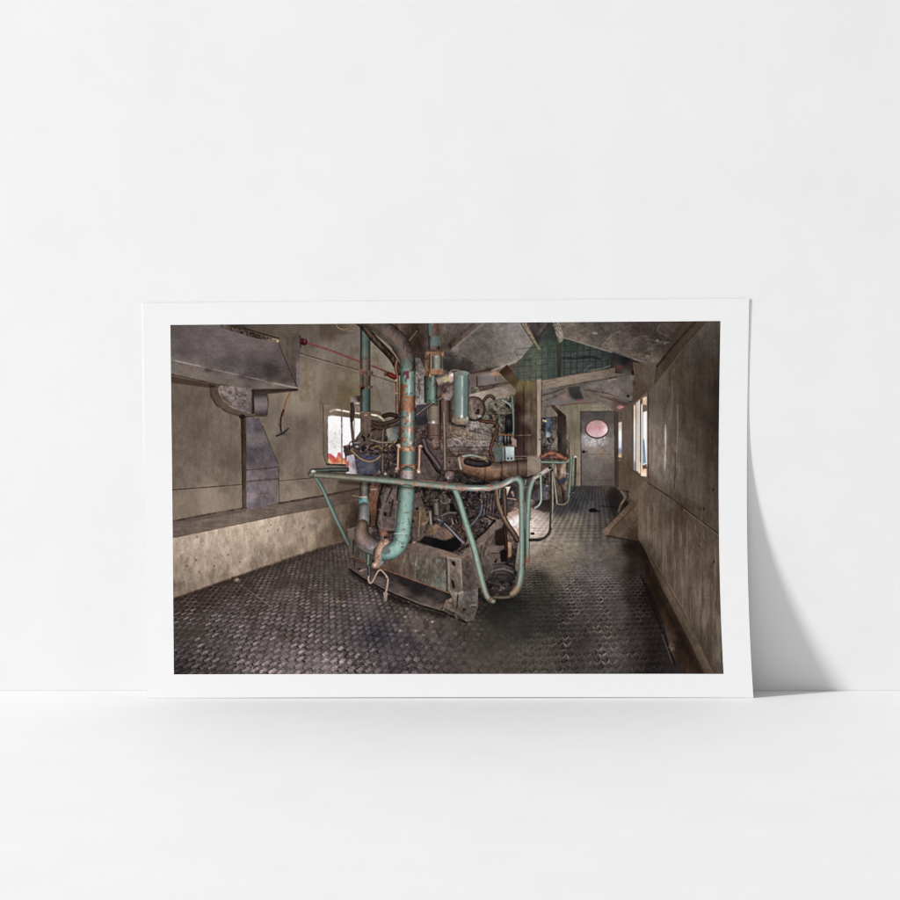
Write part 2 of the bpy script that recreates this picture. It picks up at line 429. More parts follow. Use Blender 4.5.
reg([(166, 375), (215, 385), (252, 391.5), (252, 393), (210, 388), (166, 382)], (70, 59, 50), feather=.6, alpha=.85)
reg([(252, 389), (298, 388.5), (298, 391), (255, 395)], (46, 38, 34), feather=.6, alpha=.7)
reg([(278, 341.5), (298, 331), (299.5, 334), (299.5, 388.5), (297, 387.5)], [(284, 345, (92, 83, 74)), (292, 345, (84, 76, 70)), (296, 380, (78, 70, 67)), (288, 360, (88, 80, 74))], tex=DU + [(vnoise(1.2, 30, 5), .07)])
reg([(295.5, 334), (299.8, 333), (299.8, 388.5), (296.5, 387.5)], [(297, 340, (84, 76, 74)), (298, 380, (112, 104, 104))], tex=DU)
line([(278.5, 342), (284, 356), (297, 386.5)], 1.1, (52, 43, 36), .85); line([(279.6, 344), (296, 382)], .6, (130, 120, 106), .4)
reg([(221, 324.5), (226, 325), (252, 332), (279, 339.5), (278.5, 342.5), (250, 337), (221, 327.5)], [(230, 328, (84, 74, 66)), (260, 335, (70, 60, 54)), (277, 341, (120, 110, 92))], tex=[(fbm(1.6, 1.2, 31), .35)])
for x, y in ((240, 329.5), (246, 331), (252, 333.5), (258, 335.5), (270, 338.5), (233, 327)): soft(x, y, 2.2, 1, (46, 38, 34), .7)
line([(243, 328), (279, 338.5)], 1.1, (38, 30, 25), .8); disc(278, 341.5, 1.8, 1.5, (150, 138, 112))
# round fan housing, its outlet and chute
reg([(211, 386), (222, 384), (252, 389), (254, 415.5), (241, 415.5), (226, 411), (215, 403), (210.5, 395)], [(214, 392, (84, 72, 62)), (222, 406, (92, 80, 68)), (245, 413, (88, 77, 67))], tex=DU)
line([(210.5, 386), (211, 396), (216, 404.5), (227, 412), (241, 416.3), (254, 416.5)], 1.4, (52, 42, 35), .75)
line([(209, 384.5), (214, 386.5)], 2.6, (44, 37, 33), .7)
reg(smooth([(218, 389), (221, 385.5), (235, 386.4), (250.6, 389), (252, 391.5), (252, 411), (247, 413.4), (236, 410), (226, 404), (220, 396), (218, 389)], 4), [(224, 388, (124, 114, 108)), (235, 398, (116, 107, 105)), (247, 392, (104, 96, 95)), (245, 408, (100, 91, 90)), (226, 402, (106, 96, 90))], feather=.4, tex=[(fbm(3, 3, 14), .22), (vnoise(1, 1, 15), .08)])
for P in ([(219, 388), (222, 398), (232, 407), (246, 411)], [(222, 387), (226, 397), (236, 404), (247, 405)], [(231, 390), (238, 397), (246, 399)]): line(P, .8, (160, 150, 140), .45, True)
for P in ([(221, 392), (226, 402), (238, 408)], [(234, 388), (243, 395), (249, 394)]): line(P, .9, (80, 70, 64), .55, True)
reg([(247.5, 388), (252.5, 389), (252.5, 412), (249, 413)], [(250, 392, (108, 99, 96)), (250, 410, (92, 83, 80))], tex=DU)
reg([(251.5, 389), (254.6, 392), (254.6, 414), (251.5, 413.5)], (54, 44, 36)); line([(252, 392), (252.2, 412)], .8, (110, 96, 80), .5)
tube([(254.3, 405), (267.4, 404.3)], 10.6, (112, 103, 105), prof=[(-1, .55), (-.5, .9), (0, 1.05), (.5, .95), (1, .5)], curve=False, dirt=.05)
line([(266.8, 393), (268.2, 404), (266.6, 416)], 1.4, (66, 57, 52), .8, True); line([(254, 416), (266, 416)], 1.6, (56, 47, 41), .7)
reg([(240.7, 416.5), (245.8, 416.5), (246.2, 509), (242.5, 509)], [(243, 425, (64, 50, 36)), (243, 470, (70, 58, 47)), (244, 505, (84, 73, 64))], tex=DU)
line([(241.5, 417), (242.6, 508)], .9, (42, 32, 24), .7); line([(244.6, 417), (245.3, 508)], .6, (104, 88, 68), .5); line([(246.3, 416), (246.6, 509)], .7, (44, 37, 34), .7)
disc(242, 416.5, 3, 2.2, (50, 41, 35))
reg([(246.5, 417.5), (259.5, 418), (263, 428), (278, 463), (278.8, 467), (278.8, 503.5), (246.5, 509.5)],
    [(250, 425, (100, 93, 96)), (257, 424, (92, 86, 90)), (255, 440, (106, 99, 100)), (254, 455, (82, 76, 79)), (268, 455, (88, 82, 85)), (262, 466, (96, 88, 90)), (262, 476, (104, 96, 98)), (252, 478, (112, 104, 106)), (262, 487, (108, 101, 104)),
     (252, 497, (122, 114, 116)), (268, 495, (102, 95, 97)), (275, 490, (112, 104, 102)), (260, 504, (102, 96, 98))], tex=[(fbm(5, 5, 11), .10), (fbm(1.6, 1.6, 12), .05)])
line([(262.5, 426), (278.3, 464)], 1.0, (62, 54, 50), .8); line([(278.8, 466), (279, 503)], .9, (58, 50, 45), .7); line([(278.2, 490), (278.3, 502)], .8, (170, 160, 150), .4)
line([(247, 470), (266, 468.5), (278, 467)], 1.1, (66, 55, 55), .85); line([(247, 481.5), (270, 479.5), (278.5, 479)], 1.8, (70, 61, 60), .75); line([(254, 469.2), (277, 467)], .6, (80, 56, 52), .5)
line([(247, 497), (268, 495)], .7, (150, 142, 142), .5); soft(257, 430, 2.4, 3.4, (74, 68, 73), .6); soft(252, 500, 3, 4, (140, 132, 134), .4)
# hook on its cord
line([(290.3, 393), (286, 402), (283.7, 412), (283, 416)], 2.2, (130, 78, 42), .95, True); line([(291, 393), (286.8, 402), (284.6, 412)], .8, (180, 116, 70), .5, True)
line([(283.6, 410), (281.2, 417), (280.6, 426), (281.6, 433)], 1.6, (34, 30, 30), .95, True)
line([(276.5, 436), (282, 433.6), (288.5, 428.5)], 1.8, (36, 36, 40), .95, True); line([(278, 424), (281, 428), (280, 435)], 1.0, (44, 40, 40), .7, True); soft(283, 434, 4, 1.6, (40, 40, 48), .5)

# ---- ceiling above the engine
reg([(392, 310), (560, 310), (560, 330), (480, 400), (403, 400), (401, 362), (392, 350)], [(400, 345, (58, 48, 40)), (415, 340, (56, 46, 39)), (412, 360, (70, 59, 53)), (430, 340, (76, 66, 61)), (450, 330, (98, 88, 84)), (452, 345, (92, 82, 75)), (470, 326, (92, 82, 78)), (400, 330, (80, 69, 62)), (447, 350, (88, 77, 68))],
    tex=[(fbm(8, 10, 4), .16), (fbm(2, 3, 5), .10), (vnoise(.8, .8, 3), .05)])
line([(408, 342), (417, 331)], 1.4, (124, 112, 90), .7); line([(399.5, 322), (400, 338)], 1.4, (126, 106, 90), .7); line([(393.5, 322), (394.5, 334)], 2.2, (140, 112, 92), .6)
soft(413, 352, 6, 8, (44, 36, 31), .5); line([(440, 331), (451, 346)], .9, (70, 60, 54), .5); soft(450.2, 345.5, 1.5, 3, (34, 28, 22), .8)
# sheet hood
reg([(440, 353), (451, 350), (484, 322), (484, 310), (522, 310), (522, 322), (536.5, 346.5), (516, 363), (494, 371.5), (472, 373.5), (450, 372), (436, 366)],
    [(455, 350, (112, 106, 101)), (470, 340, (104, 99, 95)), (485, 328, (106, 101, 96)), (500, 330, (114, 110, 104)), (515, 328, (132, 128, 126)), (515, 345, (124, 120, 115)), (500, 352, (110, 106, 101)), (480, 352, (94, 90, 85)),
     (460, 352, (98, 93, 88)), (447, 357, (72, 69, 67)), (452, 366, (60, 57, 55)), (465, 366, (66, 62, 59)), (480, 362, (92, 88, 83)), (490, 368, (96, 90, 84)), (525, 346, (126, 121, 115)), (505, 362, (116, 110, 104))],
    tex=[(fbm(10, 6, 18), .09), (fbm(2.2, 2.2, 19), .08), (vnoise(.8, .8, 3), .05)])
tint([(440, 356), (452, 351), (470, 360), (484, 371), (462, 373), (440, 368)], (52, 49, 48), .55, 2, fbm(4, 3, 20))
line([(453, 349), (484, 322.5)], 2.6, (134, 126, 120), .6); line([(448, 346), (474, 323)], 3.0, (66, 56, 50), .6)
line([(460, 354), (478, 364), (488, 371)], .8, (124, 119, 112), .4)
line([(466, 373.6), (488, 370), (500, 367)], 2.2, (70, 50, 44), .75, True); line([(492, 370.5), (516, 361), (537, 346.5)], 1.5, (176, 168, 158), .75); line([(470, 375.5), (490, 372.5), (497, 370)], 1.8, (118, 98, 92), .7, True)
soft(488, 369, 3, 2, (50, 36, 32), .5); soft(478, 357, 8, 5, (120, 116, 108), .35, fbm(2, 2, 9)); soft(513, 336, 10, 6, (138, 133, 130), .35)
gain(478, 342, 14, 14, .90)
# roof gap hung with green mesh, glowing green
GM = [(534, 343), (552, 322), (556, 310), (575, 310), (563, 337), (614, 351.5), (640, 360), (640, 372), (615, 367.5), (560, 379), (520, 383), (513, 376), (518, 362)]
reg(GM, [(522, 372, (92, 98, 82)), (528, 362, (88, 100, 84)), (536, 358, (104, 124, 92)), (536, 372, (104, 112, 84)), (540, 350, (92, 106, 84)), (548, 362, (76, 98, 86)), (552, 348, (60, 86, 66)), (556, 335, (52, 66, 56)), (548, 332, (56, 54, 52)), (555, 372, (70, 86, 80)), (570, 345, (48, 74, 58)),
     (575, 358, (78, 92, 86)), (590, 352, (70, 86, 80)), (572, 372, (84, 92, 86)), (600, 364, (72, 82, 80)), (608, 356, (50, 62, 60)), (590, 370, (80, 88, 84)), (620, 358, (34, 36, 38)), (628, 364, (40, 34, 36)), (612, 366, (50, 62, 56))],
    tex=[(fbm(4, 4, 22), .16), (vnoise(1.1, 1.1, 23), .08)])
for i, x in enumerate(np.arange(517, 556, 6.1)): line([(x + 2 - (x - 517) * .05, 343 if x > 530 else 358), (x + .5, 383)], 1.2, (44, 54, 44), .5)
for y in np.arange(346, 382, 6.0): line([(516, y + 3.0), (557, y - .5)], 1.1, (46, 56, 46), .45)
for i, x in enumerate(np.arange(565, 616, 6.3)): line([(x, 338 + (x - 563) * .25), (x - 1, 379 - (x - 560) * .2)], 1.3, (30, 40, 38), .6)
for y in np.arange(345, 378, 5.6): line([(563, y + 1), (615, y - 3 + (y - 345) * .1)], 1.2, (32, 42, 40), .5)
line([(563, 358), (575, 358.6), (590, 357), (600, 359)], 2.4, (20, 28, 26), .85, True); line([(572, 352), (590, 350)], 1.2, (28, 38, 36), .6)
line([(584, 371), (590, 365.5), (592, 364)], 1.4, (132, 142, 134), .7, True); line([(588, 371), (600, 369), (611, 365.5)], 1.3, (146, 154, 146), .75, True); line([(566, 376), (586, 372)], 1.0, (106, 112, 106), .5)
soft(536, 360, 5, 12, (124, 140, 92), .5, fbm(3, 3, 6)); soft(529, 372, 8, 6, (112, 116, 84), .35)
reg([(556.5, 344), (561.5, 344), (561, 381), (557.5, 381)], [(559, 350, (56, 58, 50)), (559, 375, (46, 44, 40))], tex=DU)
reg([(610.5, 354), (615, 355), (614.5, 368), (610.5, 369)], (42, 38, 36)); reg([(628, 360), (631.5, 361), (632, 372), (628, 371)], (52, 30, 32))
reg([(523, 310), (551, 310), (551, 322), (538, 346)], [(540, 325, (72, 66, 65)), (545, 330, (84, 80, 79)), (536, 335, (62, 57, 54)), (548, 335, (66, 70, 62))], feather=.5, tex=[(fbm(5, 8, 24), .2)])
line([(549, 324), (538, 340)], 3, (44, 40, 40), .6)

tint(GM, (64, 69, 65), .45, 1); gain(590, 360, 24, 14, .9)
# ceiling bars
reg([(520.5, 310), (525.5, 310), (527, 325), (541, 350), (537, 349), (521, 325)], [(524, 322, (128, 112, 96)), (532, 335, (126, 116, 94)), (538, 347, (110, 108, 84))], tex=[(fbm(.9, .9, 30), .22)]); line([(520.5, 323), (536.5, 348)], 1.0, (44, 36, 30), .7)
reg([(552, 310), (560, 310), (562, 325), (564.5, 339), (559, 343.5), (553, 326)], [(556, 322, (120, 112, 102)), (560, 336, (126, 120, 110))], tex=[(fbm(1.2, 1.2, 30), .25)]); line([(553, 324), (559, 343)], 1.0, (70, 64, 54), .7); line([(557, 322), (562, 338)], .9, (166, 158, 144), .6)

# ---- right-hand roof panel
reg([(558, 310), (690, 310), (690, 321), (668, 350), (656.5, 367), (640, 361.5), (600, 349), (563.5, 338)],
    [(568, 330, (104, 97, 90)), (585, 330, (92, 86, 80)), (600, 335, (86, 80, 75)), (620, 330, (80, 73, 69)), (580, 340, (112, 104, 96)), (610, 348, (104, 97, 90)), (640, 330, (70, 62, 59)), (625, 345, (92, 85, 80)), (660, 325, (68, 61, 57)), (660, 340, (62, 57, 54)), (645, 350, (78, 72, 67)), (650, 362, (100, 93, 85)), (672, 326, (76, 68, 63)), (680, 330, (62, 52, 45))],
    tex=[(fbm(9, 5, 40), .12), (fbm(2.5, 2, 41), .09), (vnoise(.8, .8, 3), .05)])
line([(563.5, 337.5), (600, 348.7), (640, 361), (656, 366.5)], 1.5, (140, 130, 118), .65)
line([(602, 345), (612, 336), (620, 331)], 1.2, (132, 124, 116), .5, True); line([(572, 334), (590, 327)], 3, (116, 108, 100), .3, True); line([(660, 325), (658, 331), (668, 336)], 1.6, (128, 120, 108), .4, True)
for x, y, c in ((658, 340.5, (168, 150, 116)), (595.5, 333, (196, 180, 168)), (648, 356, (176, 160, 132)), (650, 349, (150, 140, 122)), (640, 354, (140, 130, 118)), (664, 343, (128, 118, 104))): soft(x, y, 3.0, 1.3, c, .6, fbm(2, 2, 44))
for P in ([(639, 357), (640, 352), (646, 351), (656, 344), (668, 343)], [(640, 358), (650, 358), (652, 351)], [(648, 339), (658, 341.5), (670, 342)], [(634, 340), (640, 336), (650, 337)], [(612, 334), (606, 342), (603, 347)]): line(P, .9, (132, 122, 112), .38, True)
grime([(600, 322), (690, 322), (656, 366), (600, 348)], (56, 50, 48), .22, 9, 66, .05, 3)
# ---- beam across, ducts under it
reg([(612, 351.5), (633, 359), (632, 377), (613, 372)], [(616, 356, (46, 48, 48)), (625, 361, (36, 36, 38)), (618, 368, (62, 56, 52)), (626, 374, (80, 74, 70)), (631, 366, (60, 48, 44))], feather=1.2); soft(619, 367, 3.4, 1.8, (130, 56, 56), .5)
reg([(600, 371), (634, 375), (640, 363), (690, 360), (690, 560), (520, 500), (495, 388)], [(545, 400, (92, 86, 81)), (560, 420, (108, 101, 88)), (600, 380, (96, 90, 86)), (630, 380, (90, 84, 78)), (640, 400, (76, 68, 60)), (625, 440, (92, 84, 76))], tex=WALLT)
reg([(541, 386), (615, 374), (634, 376), (633, 398), (628, 402), (600, 394), (583, 392), (560, 408), (541, 412)],
    [(548, 392, (108, 102, 98)), (560, 392, (98, 92, 86)), (580, 384, (98, 91, 84)), (600, 384, (104, 98, 94)), (615, 390, (110, 103, 98)), (628, 392, (92, 86, 82)), (550, 404, (102, 96, 92)), (630, 380, (96, 90, 86))], tex=[(fbm(5, 4, 45), .12), (fbm(1.5, 1.5, 46), .06)])
line([(541, 396), (557, 391), (566, 387)], 1.6, (64, 58, 54), .7); line([(541, 402), (562, 394)], 1.0, (66, 60, 56), .7)
reg([(552, 402), (560, 394.5), (566, 393), (569, 402), (562, 405.5), (550, 405)], [(556, 402, (112, 108, 112)), (564, 396, (136, 114, 114)), (562, 403, (110, 107, 107))], feather=2, alpha=.7)
reg([(568, 387), (580, 386), (580, 390), (584, 399), (575, 400), (569, 394)], [(574, 390, (58, 55, 53)), (576, 396, (44, 45, 48))], feather=1.2, alpha=.85)
reg([(583, 389.5), (600, 392), (633, 405), (632, 410), (624, 412.5), (600, 404), (583, 396)], [(588, 394, (98, 90, 83)), (605, 400, (102, 94, 88)), (620, 404, (86, 70, 66)), (630, 407, (72, 64, 60))], tex=[(fbm(4, 2, 45), .12)])
line([(584, 390), (606, 393), (632, 402)], 1.2, (60, 52, 48), .75); line([(600, 396), (632, 406)], 1.6, (72, 54, 50), .7); line([(606, 394.5), (632, 400.5)], 1.0, (132, 122, 114), .5)
reg([(616, 407), (620, 405), (625.5, 407.5), (624, 411), (621, 411.5)], [(618, 407, (160, 98, 92)), (623, 409, (226, 130, 122))], feather=.8)
soft(580, 400, 2.6, 1.0, (136, 52, 54), .7); disc(628, 396, 1.4, 1.2, (40, 34, 32))
reg([(495, 389), (520, 385), (541, 380), (615, 367.5), (615, 375.5), (560, 386.5), (541, 389.5), (495, 398)], [(505, 392, (118, 108, 97)), (545, 384, (124, 112, 99)), (570, 380, (136, 123, 108)), (595, 376, (118, 107, 95)), (612, 372, (100, 91, 82))], tex=[(fbm(6, 2, 47), .10), (vnoise(.8, .8, 3), .05)])
line([(541, 380.3), (615, 367.6)], 1.0, (64, 58, 48), .7); line([(560, 386.8), (600, 380), (632, 374)], 1.2, (70, 62, 56), .7); line([(544, 384), (556, 382)], .8, (164, 150, 132), .5); line([(606, 379), (616, 377)], 1.6, (70, 56, 44), .7); line([(608, 380.2), (616, 379)], .8, (170, 156, 138), .6)
# ---- end wall and its door
reg([(540, 410), (556, 406), (577, 404), (600, 402), (617, 412), (617, 488), (580, 487), (540, 488)],
    [(546, 412, (104, 98, 88)), (560, 410, (116, 110, 97)), (575, 412, (112, 106, 91)), (573, 430, (102, 95, 82)), (577, 445, (112, 104, 88)), (576, 460, (124, 114, 96)), (577, 480, (116, 106, 90)), (560, 430, (92, 86, 74)), (550, 430, (96, 92, 84)), (556, 440, (104, 98, 84)), (550, 455, (88, 80, 70))], tex=[(vnoise(1.6, 16, 50), .08), (fbm(4, 6, 51), .07)])
line([(560, 405.5), (578, 403.4), (597, 402.6)], 1.4, (92, 58, 52), .6)
for y in (406, 409.5): line([(592, y), (604, y - .5)], 1.4, (136, 132, 126), .5)
reg([(580.5, 411.5), (614.5, 411), (615, 486.5), (581, 486)], [(585, 415, (72, 68, 66)), (600, 413, (66, 62, 60)), (612, 420, (74, 70, 68)), (583, 428, (84, 80, 78)), (610, 432, (92, 88, 86)), (585, 440, (136, 134, 134)), (592, 444, (140, 138, 138)), (604, 442, (122, 119, 117)), (612, 442, (104, 99, 95)), (590, 449, (106, 100, 96)), (605, 449, (100, 92, 87)), (585, 455, (92, 87, 85)), (600, 453, (104, 92, 82)), (598, 462, (86, 82, 79)), (586, 465, (92, 88, 85)), (608, 470, (80, 74, 71)), (592, 480, (82, 77, 75)), (610, 483, (78, 71, 67))],
    tex=[(fbm(3, 3, 52), .06), (vnoise(.8, .8, 3), .05)])
grime([(583, 436), (606, 437), (604, 446), (584, 446)], (190, 190, 192), .6, 1.8, 70, .1, .8); grime([(584, 437), (606, 439), (600, 447), (584, 447)], (84, 82, 82), .5, 2, 71, .2, .6)
gain(598, 450, 18, 45, 1.22)
line([(580.7, 411.5), (581.2, 486)], 1.2, (48, 43, 40), .8); line([(614.6, 411), (615.2, 487)], 1.4, (44, 38, 35), .8); line([(580.6, 411.6), (615, 411.2)], 1.0, (60, 56, 54), .7); line([(581, 486.3), (615, 486.6)], 1.4, (42, 37, 34), .8)
line([(586, 454.4), (611, 454.2)], .8, (70, 62, 58), .5); line([(586, 480), (612, 480)], .7, (66, 60, 58), .5)
reg(ell(597, 428.8, 12.0, 9.7), (44, 36, 36)); reg(ell(597, 428.6, 11, 8.8), [(588, 428, (196, 134, 138)), (591, 423, (196, 140, 140)), (598, 422.5, (158, 136, 126)), (592, 434, (236, 184, 196)), (600, 427, (230, 134, 144)), (604, 424, (232, 160, 170)), (606, 430, (252, 240, 248)), (601, 435, (240, 196, 210))], tex=[(fbm(3, 1.5, 53), .06)]); tint(ell(597, 428.6, 11, 8.8), (176, 160, 160), .28, .6); line(ell(597, 428.8, 11, 8.8, 0, 24, 3.3, 6.2), 1.6, (96, 74, 74), .55, True)
disc(583.5, 451.8, 1.5, 1.3, (34, 30, 30)); soft(586, 451.6, 1.2, 1, (60, 54, 52), .7)
reg([(615.2, 411), (618.4, 412), (618.4, 488), (615.2, 487)], [(616, 420, (70, 62, 57)), (617, 470, (62, 54, 47))], tex=DU)
# ---- right-hand wall
RW = [(618.5, 410), (633, 402), (634, 374), (640, 361), (657, 366.5), (690, 321), (690, 310), (740, 310), (740, 690), (713, 690), (640, 545), (627, 500), (618.5, 490)]
RT = [(fbm(6, 40, 55), .06), (vnoise(2.2, 30, 56), .05), (fbm(2.2, 4, 57), .06), (vnoise(.8, .8, 3), .04)]
reg(RW, [(622, 420, (88, 76, 68)), (628, 440, (92, 83, 77)), (622, 470, (84, 72, 58)), (630, 480, (88, 75, 62)), (636, 380, (92, 80, 64)), (645, 372, (92, 82, 70)), (640, 400, (80, 70, 62)), (655, 390, (90, 82, 74)), (660, 420, (92, 85, 77)), (650, 430, (104, 96, 88)), (668, 400, (86, 77, 68)),
     (678, 380, (86, 76, 65)), (690, 345, (84, 76, 70)), (705, 330, (92, 86, 81)), (716, 340, (86, 80, 74)), (710, 370, (78, 69, 61)), (718, 390, (66, 57, 50)), (700, 400, (78, 69, 61)), (717, 420, (64, 55, 48)), (690, 430, (82, 74, 66)), (672, 440, (98, 90, 82)), (655, 455, (108, 98, 88)), (668, 470, (104, 97, 89)),
     (690, 460, (88, 80, 71)), (712, 450, (74, 65, 56)), (648, 490, (98, 86, 72)), (665, 500, (94, 85, 76)), (690, 490, (90, 82, 73)), (715, 490, (84, 75, 66)), (680, 512, (76, 65, 55)), (700, 515, (84, 74, 64)), (716, 525, (88, 78, 67)), (645, 520, (98, 86, 73)), (655, 545, (104, 93, 81)), (685, 540, (86, 76, 66)), (668, 570, (96, 85, 74)),
     (700, 560, (98, 87, 76)), (718, 560, (96, 84, 71)), (680, 600, (98, 87, 77)), (705, 600, (112, 100, 88)), (720, 600, (102, 90, 78)), (695, 640, (92, 82, 72)), (712, 625, (118, 105, 91)), (718, 650, (104, 93, 82)), (700, 660, (96, 85, 75)), (722, 670, (92, 81, 71))], tex=RT)
grime([(640, 470), (724, 520), (724, 674), (690, 640), (645, 545)], (66, 56, 47), .3, 3.5, 72, .05, 2, 26)
grime([(650, 370), (722, 330), (722, 500), (650, 470)], (62, 53, 46), .25, 7, 73, .1, 2, 20)
grime([(650, 500), (724, 540), (724, 674), (660, 580)], (150, 136, 120), .3, 2.5, 74, .25, 2, 30)
soft(680, 370, 5, 12, (76, 58, 36), .55, fbm(2.5, 4, 75)); soft(680, 382, 3, 6, (70, 54, 34), .6, fbm(2, 3, 76))
for x, y0, y1, c, w in ((665.5, 425, 470, (188, 176, 164), 1.1), (677.5, 405, 452, (150, 140, 130), .9), (672, 380, 420, (108, 100, 92), 1.6), (675, 452, 490, (64, 54, 46), 1.4), (654, 430, 470, (120, 112, 102), 2.2)):
    line([(x, y0), (x + .2, (y0 + y1) / 2), (x - 1, y1)], w, c, .7, True)
soft(665.3, 437, .9, 9, (226, 214, 202), .55); soft(665, 460, .9, 7, (190, 180, 168), .5)
gain(722, 395, 24, 120, .78); gain(690, 400, 16, 40, .86); gain(712, 625, 24, 50, .84); gain(700, 660, 20, 30, .9)
gain(656, 445, 12, 34, 1.16); gain(650, 530, 10, 22, 1.1); gain(690, 350, 22, 24, .92)
# seam running down the wall, holes
line([(648, 483), (673, 499), (684, 508), (700, 520), (722, 536.5)], 1.5, (54, 45, 38), .85); line([(684, 509.5), (722, 538)], .9, (126, 112, 98), .6); line([(622, 463), (648, 482)], 1.0, (66, 58, 50), .6)
soft(684, 504, 5, 5, (52, 42, 35), .55, fbm(3, 3, 8)); soft(676, 496, 6, 6, (66, 56, 46), .5); soft(699, 510, 6, 4, (62, 52, 44), .5, fbm(3, 3, 9)); soft(681, 520, 2.5, 9, (62, 52, 44), .5)
for x, y in ((712, 437.5), (714, 561.5), (713, 490), (704, 509)): soft(x, y, .8, 1.5, (34, 27, 22), .9)
line([(698, 545), (703, 551)], 1.0, (50, 42, 36), .7)
# trim where roof meets wall
reg([(690, 310), (712, 310), (708, 321), (660, 378), (654, 386), (655, 370), (657, 366)], [(690, 330, (66, 57, 49)), (700, 321, (72, 61, 52)), (668, 358, (64, 55, 48)), (656, 378, (78, 67, 56))], feather=1.5, tex=[(fbm(3, 6, 58), .1)])
line([(696, 321), (676, 343), (657, 366)], 2.4, (42, 33, 27), .75); line([(709, 321), (684, 348), (655, 386)], 1.0, (108, 98, 86), .45); line([(703, 321), (680, 345)], .8, (92, 76, 60), .4)
line([(657, 367), (655.5, 380), (648, 389)], 1.4, (60, 50, 40), .7)
reg([(633, 362), (656, 366.5), (654, 384), (648, 390), (640, 398), (632, 404), (634, 376)], [(637, 372, (86, 75, 62)), (645, 374, (90, 80, 70)), (652, 372, (90, 81, 72)), (640, 392, (78, 68, 58)), (634, 395, (78, 67, 55))], tex=RT)
soft(638, 390, 1.6, 8, (104, 76, 40), .4, fbm(2, 3, 3)); soft(634, 383, 1.2, 2.4, (52, 42, 34), .7)
# slit windows seen edge-on: bright panes between bars
def slit(x0, x1, y0, y1, c, a=1.0): reg([(x0, y0 + .8), (x1, y0 - .6), (x1, y1 + .6), (x0, y1)], c, feather=.35, alpha=a)
reg([(633, 404), (647.5, 392), (648, 478), (633, 469)], [(640, 400, (104, 90, 76)), (640, 440, (112, 98, 84)), (640, 470, (118, 92, 70))], feather=.6)
slit(633.8, 635.4, 405, 470, [(634, 410, (226, 206, 180)), (634, 430, (250, 248, 244)), (634, 455, (206, 222, 242)), (634, 468, (120, 140, 170))])
slit(636.4, 638.0, 402, 471, [(637, 410, (214, 206, 196)), (637, 440, (232, 226, 220)), (637, 468, (240, 224, 206))])
slit(638.6, 640.0, 400, 473, [(639, 404, (248, 232, 208)), (639, 440, (250, 246, 240)), (639, 470, (255, 236, 212))])
slit(641.0, 642.6, 404, 474, [(641, 410, (240, 236, 230)), (641, 440, (246, 240, 234)), (641, 472, (255, 240, 222))])
slit(640.0, 641.0, 400, 462, (52, 44, 40), .9)
slit(642.8, 646.7, 397, 404.5, [(644, 399, (228, 200, 164)), (646, 402, (200, 172, 138))]); slit(643, 646.9, 411.5, 466, [(644, 415, (240, 242, 244)), (646, 425, (255, 255, 255)), (646, 455, (250, 252, 255))])
reg([(642.9, 438), (644.2, 440), (645.8, 458), (646, 463), (643, 464)], [(643.5, 445, (44, 142, 200)), (645, 460, (70, 160, 214))], feather=.3)
slit(642.6, 646.8, 464.5, 468, (92, 74, 62), .9); slit(640.8, 646.6, 469, 476, [(643, 470, (240, 176, 136)), (645, 474, (246, 224, 196)), (641, 474, (236, 216, 190))])
line([(648, 390), (648.2, 478)], 1.0, (50, 41, 35), .8); line([(632.6, 406), (632.6, 470)], .8, (60, 50, 44), .6)
slit(618.4, 621.8, 422, 457, [(620, 425, (196, 190, 178)), (620, 436, (246, 246, 242)), (620, 445, (206, 220, 244)), (620, 452, (110, 124, 160)), (620, 456, (206, 160, 96))]); soft(619.6, 456, 1.4, 1.4, (244, 184, 100), .9); soft(620, 460, 1.6, 1, (140, 126, 108), .6)
soft(626, 432, 2.5, 2, (124, 84, 80), .5)

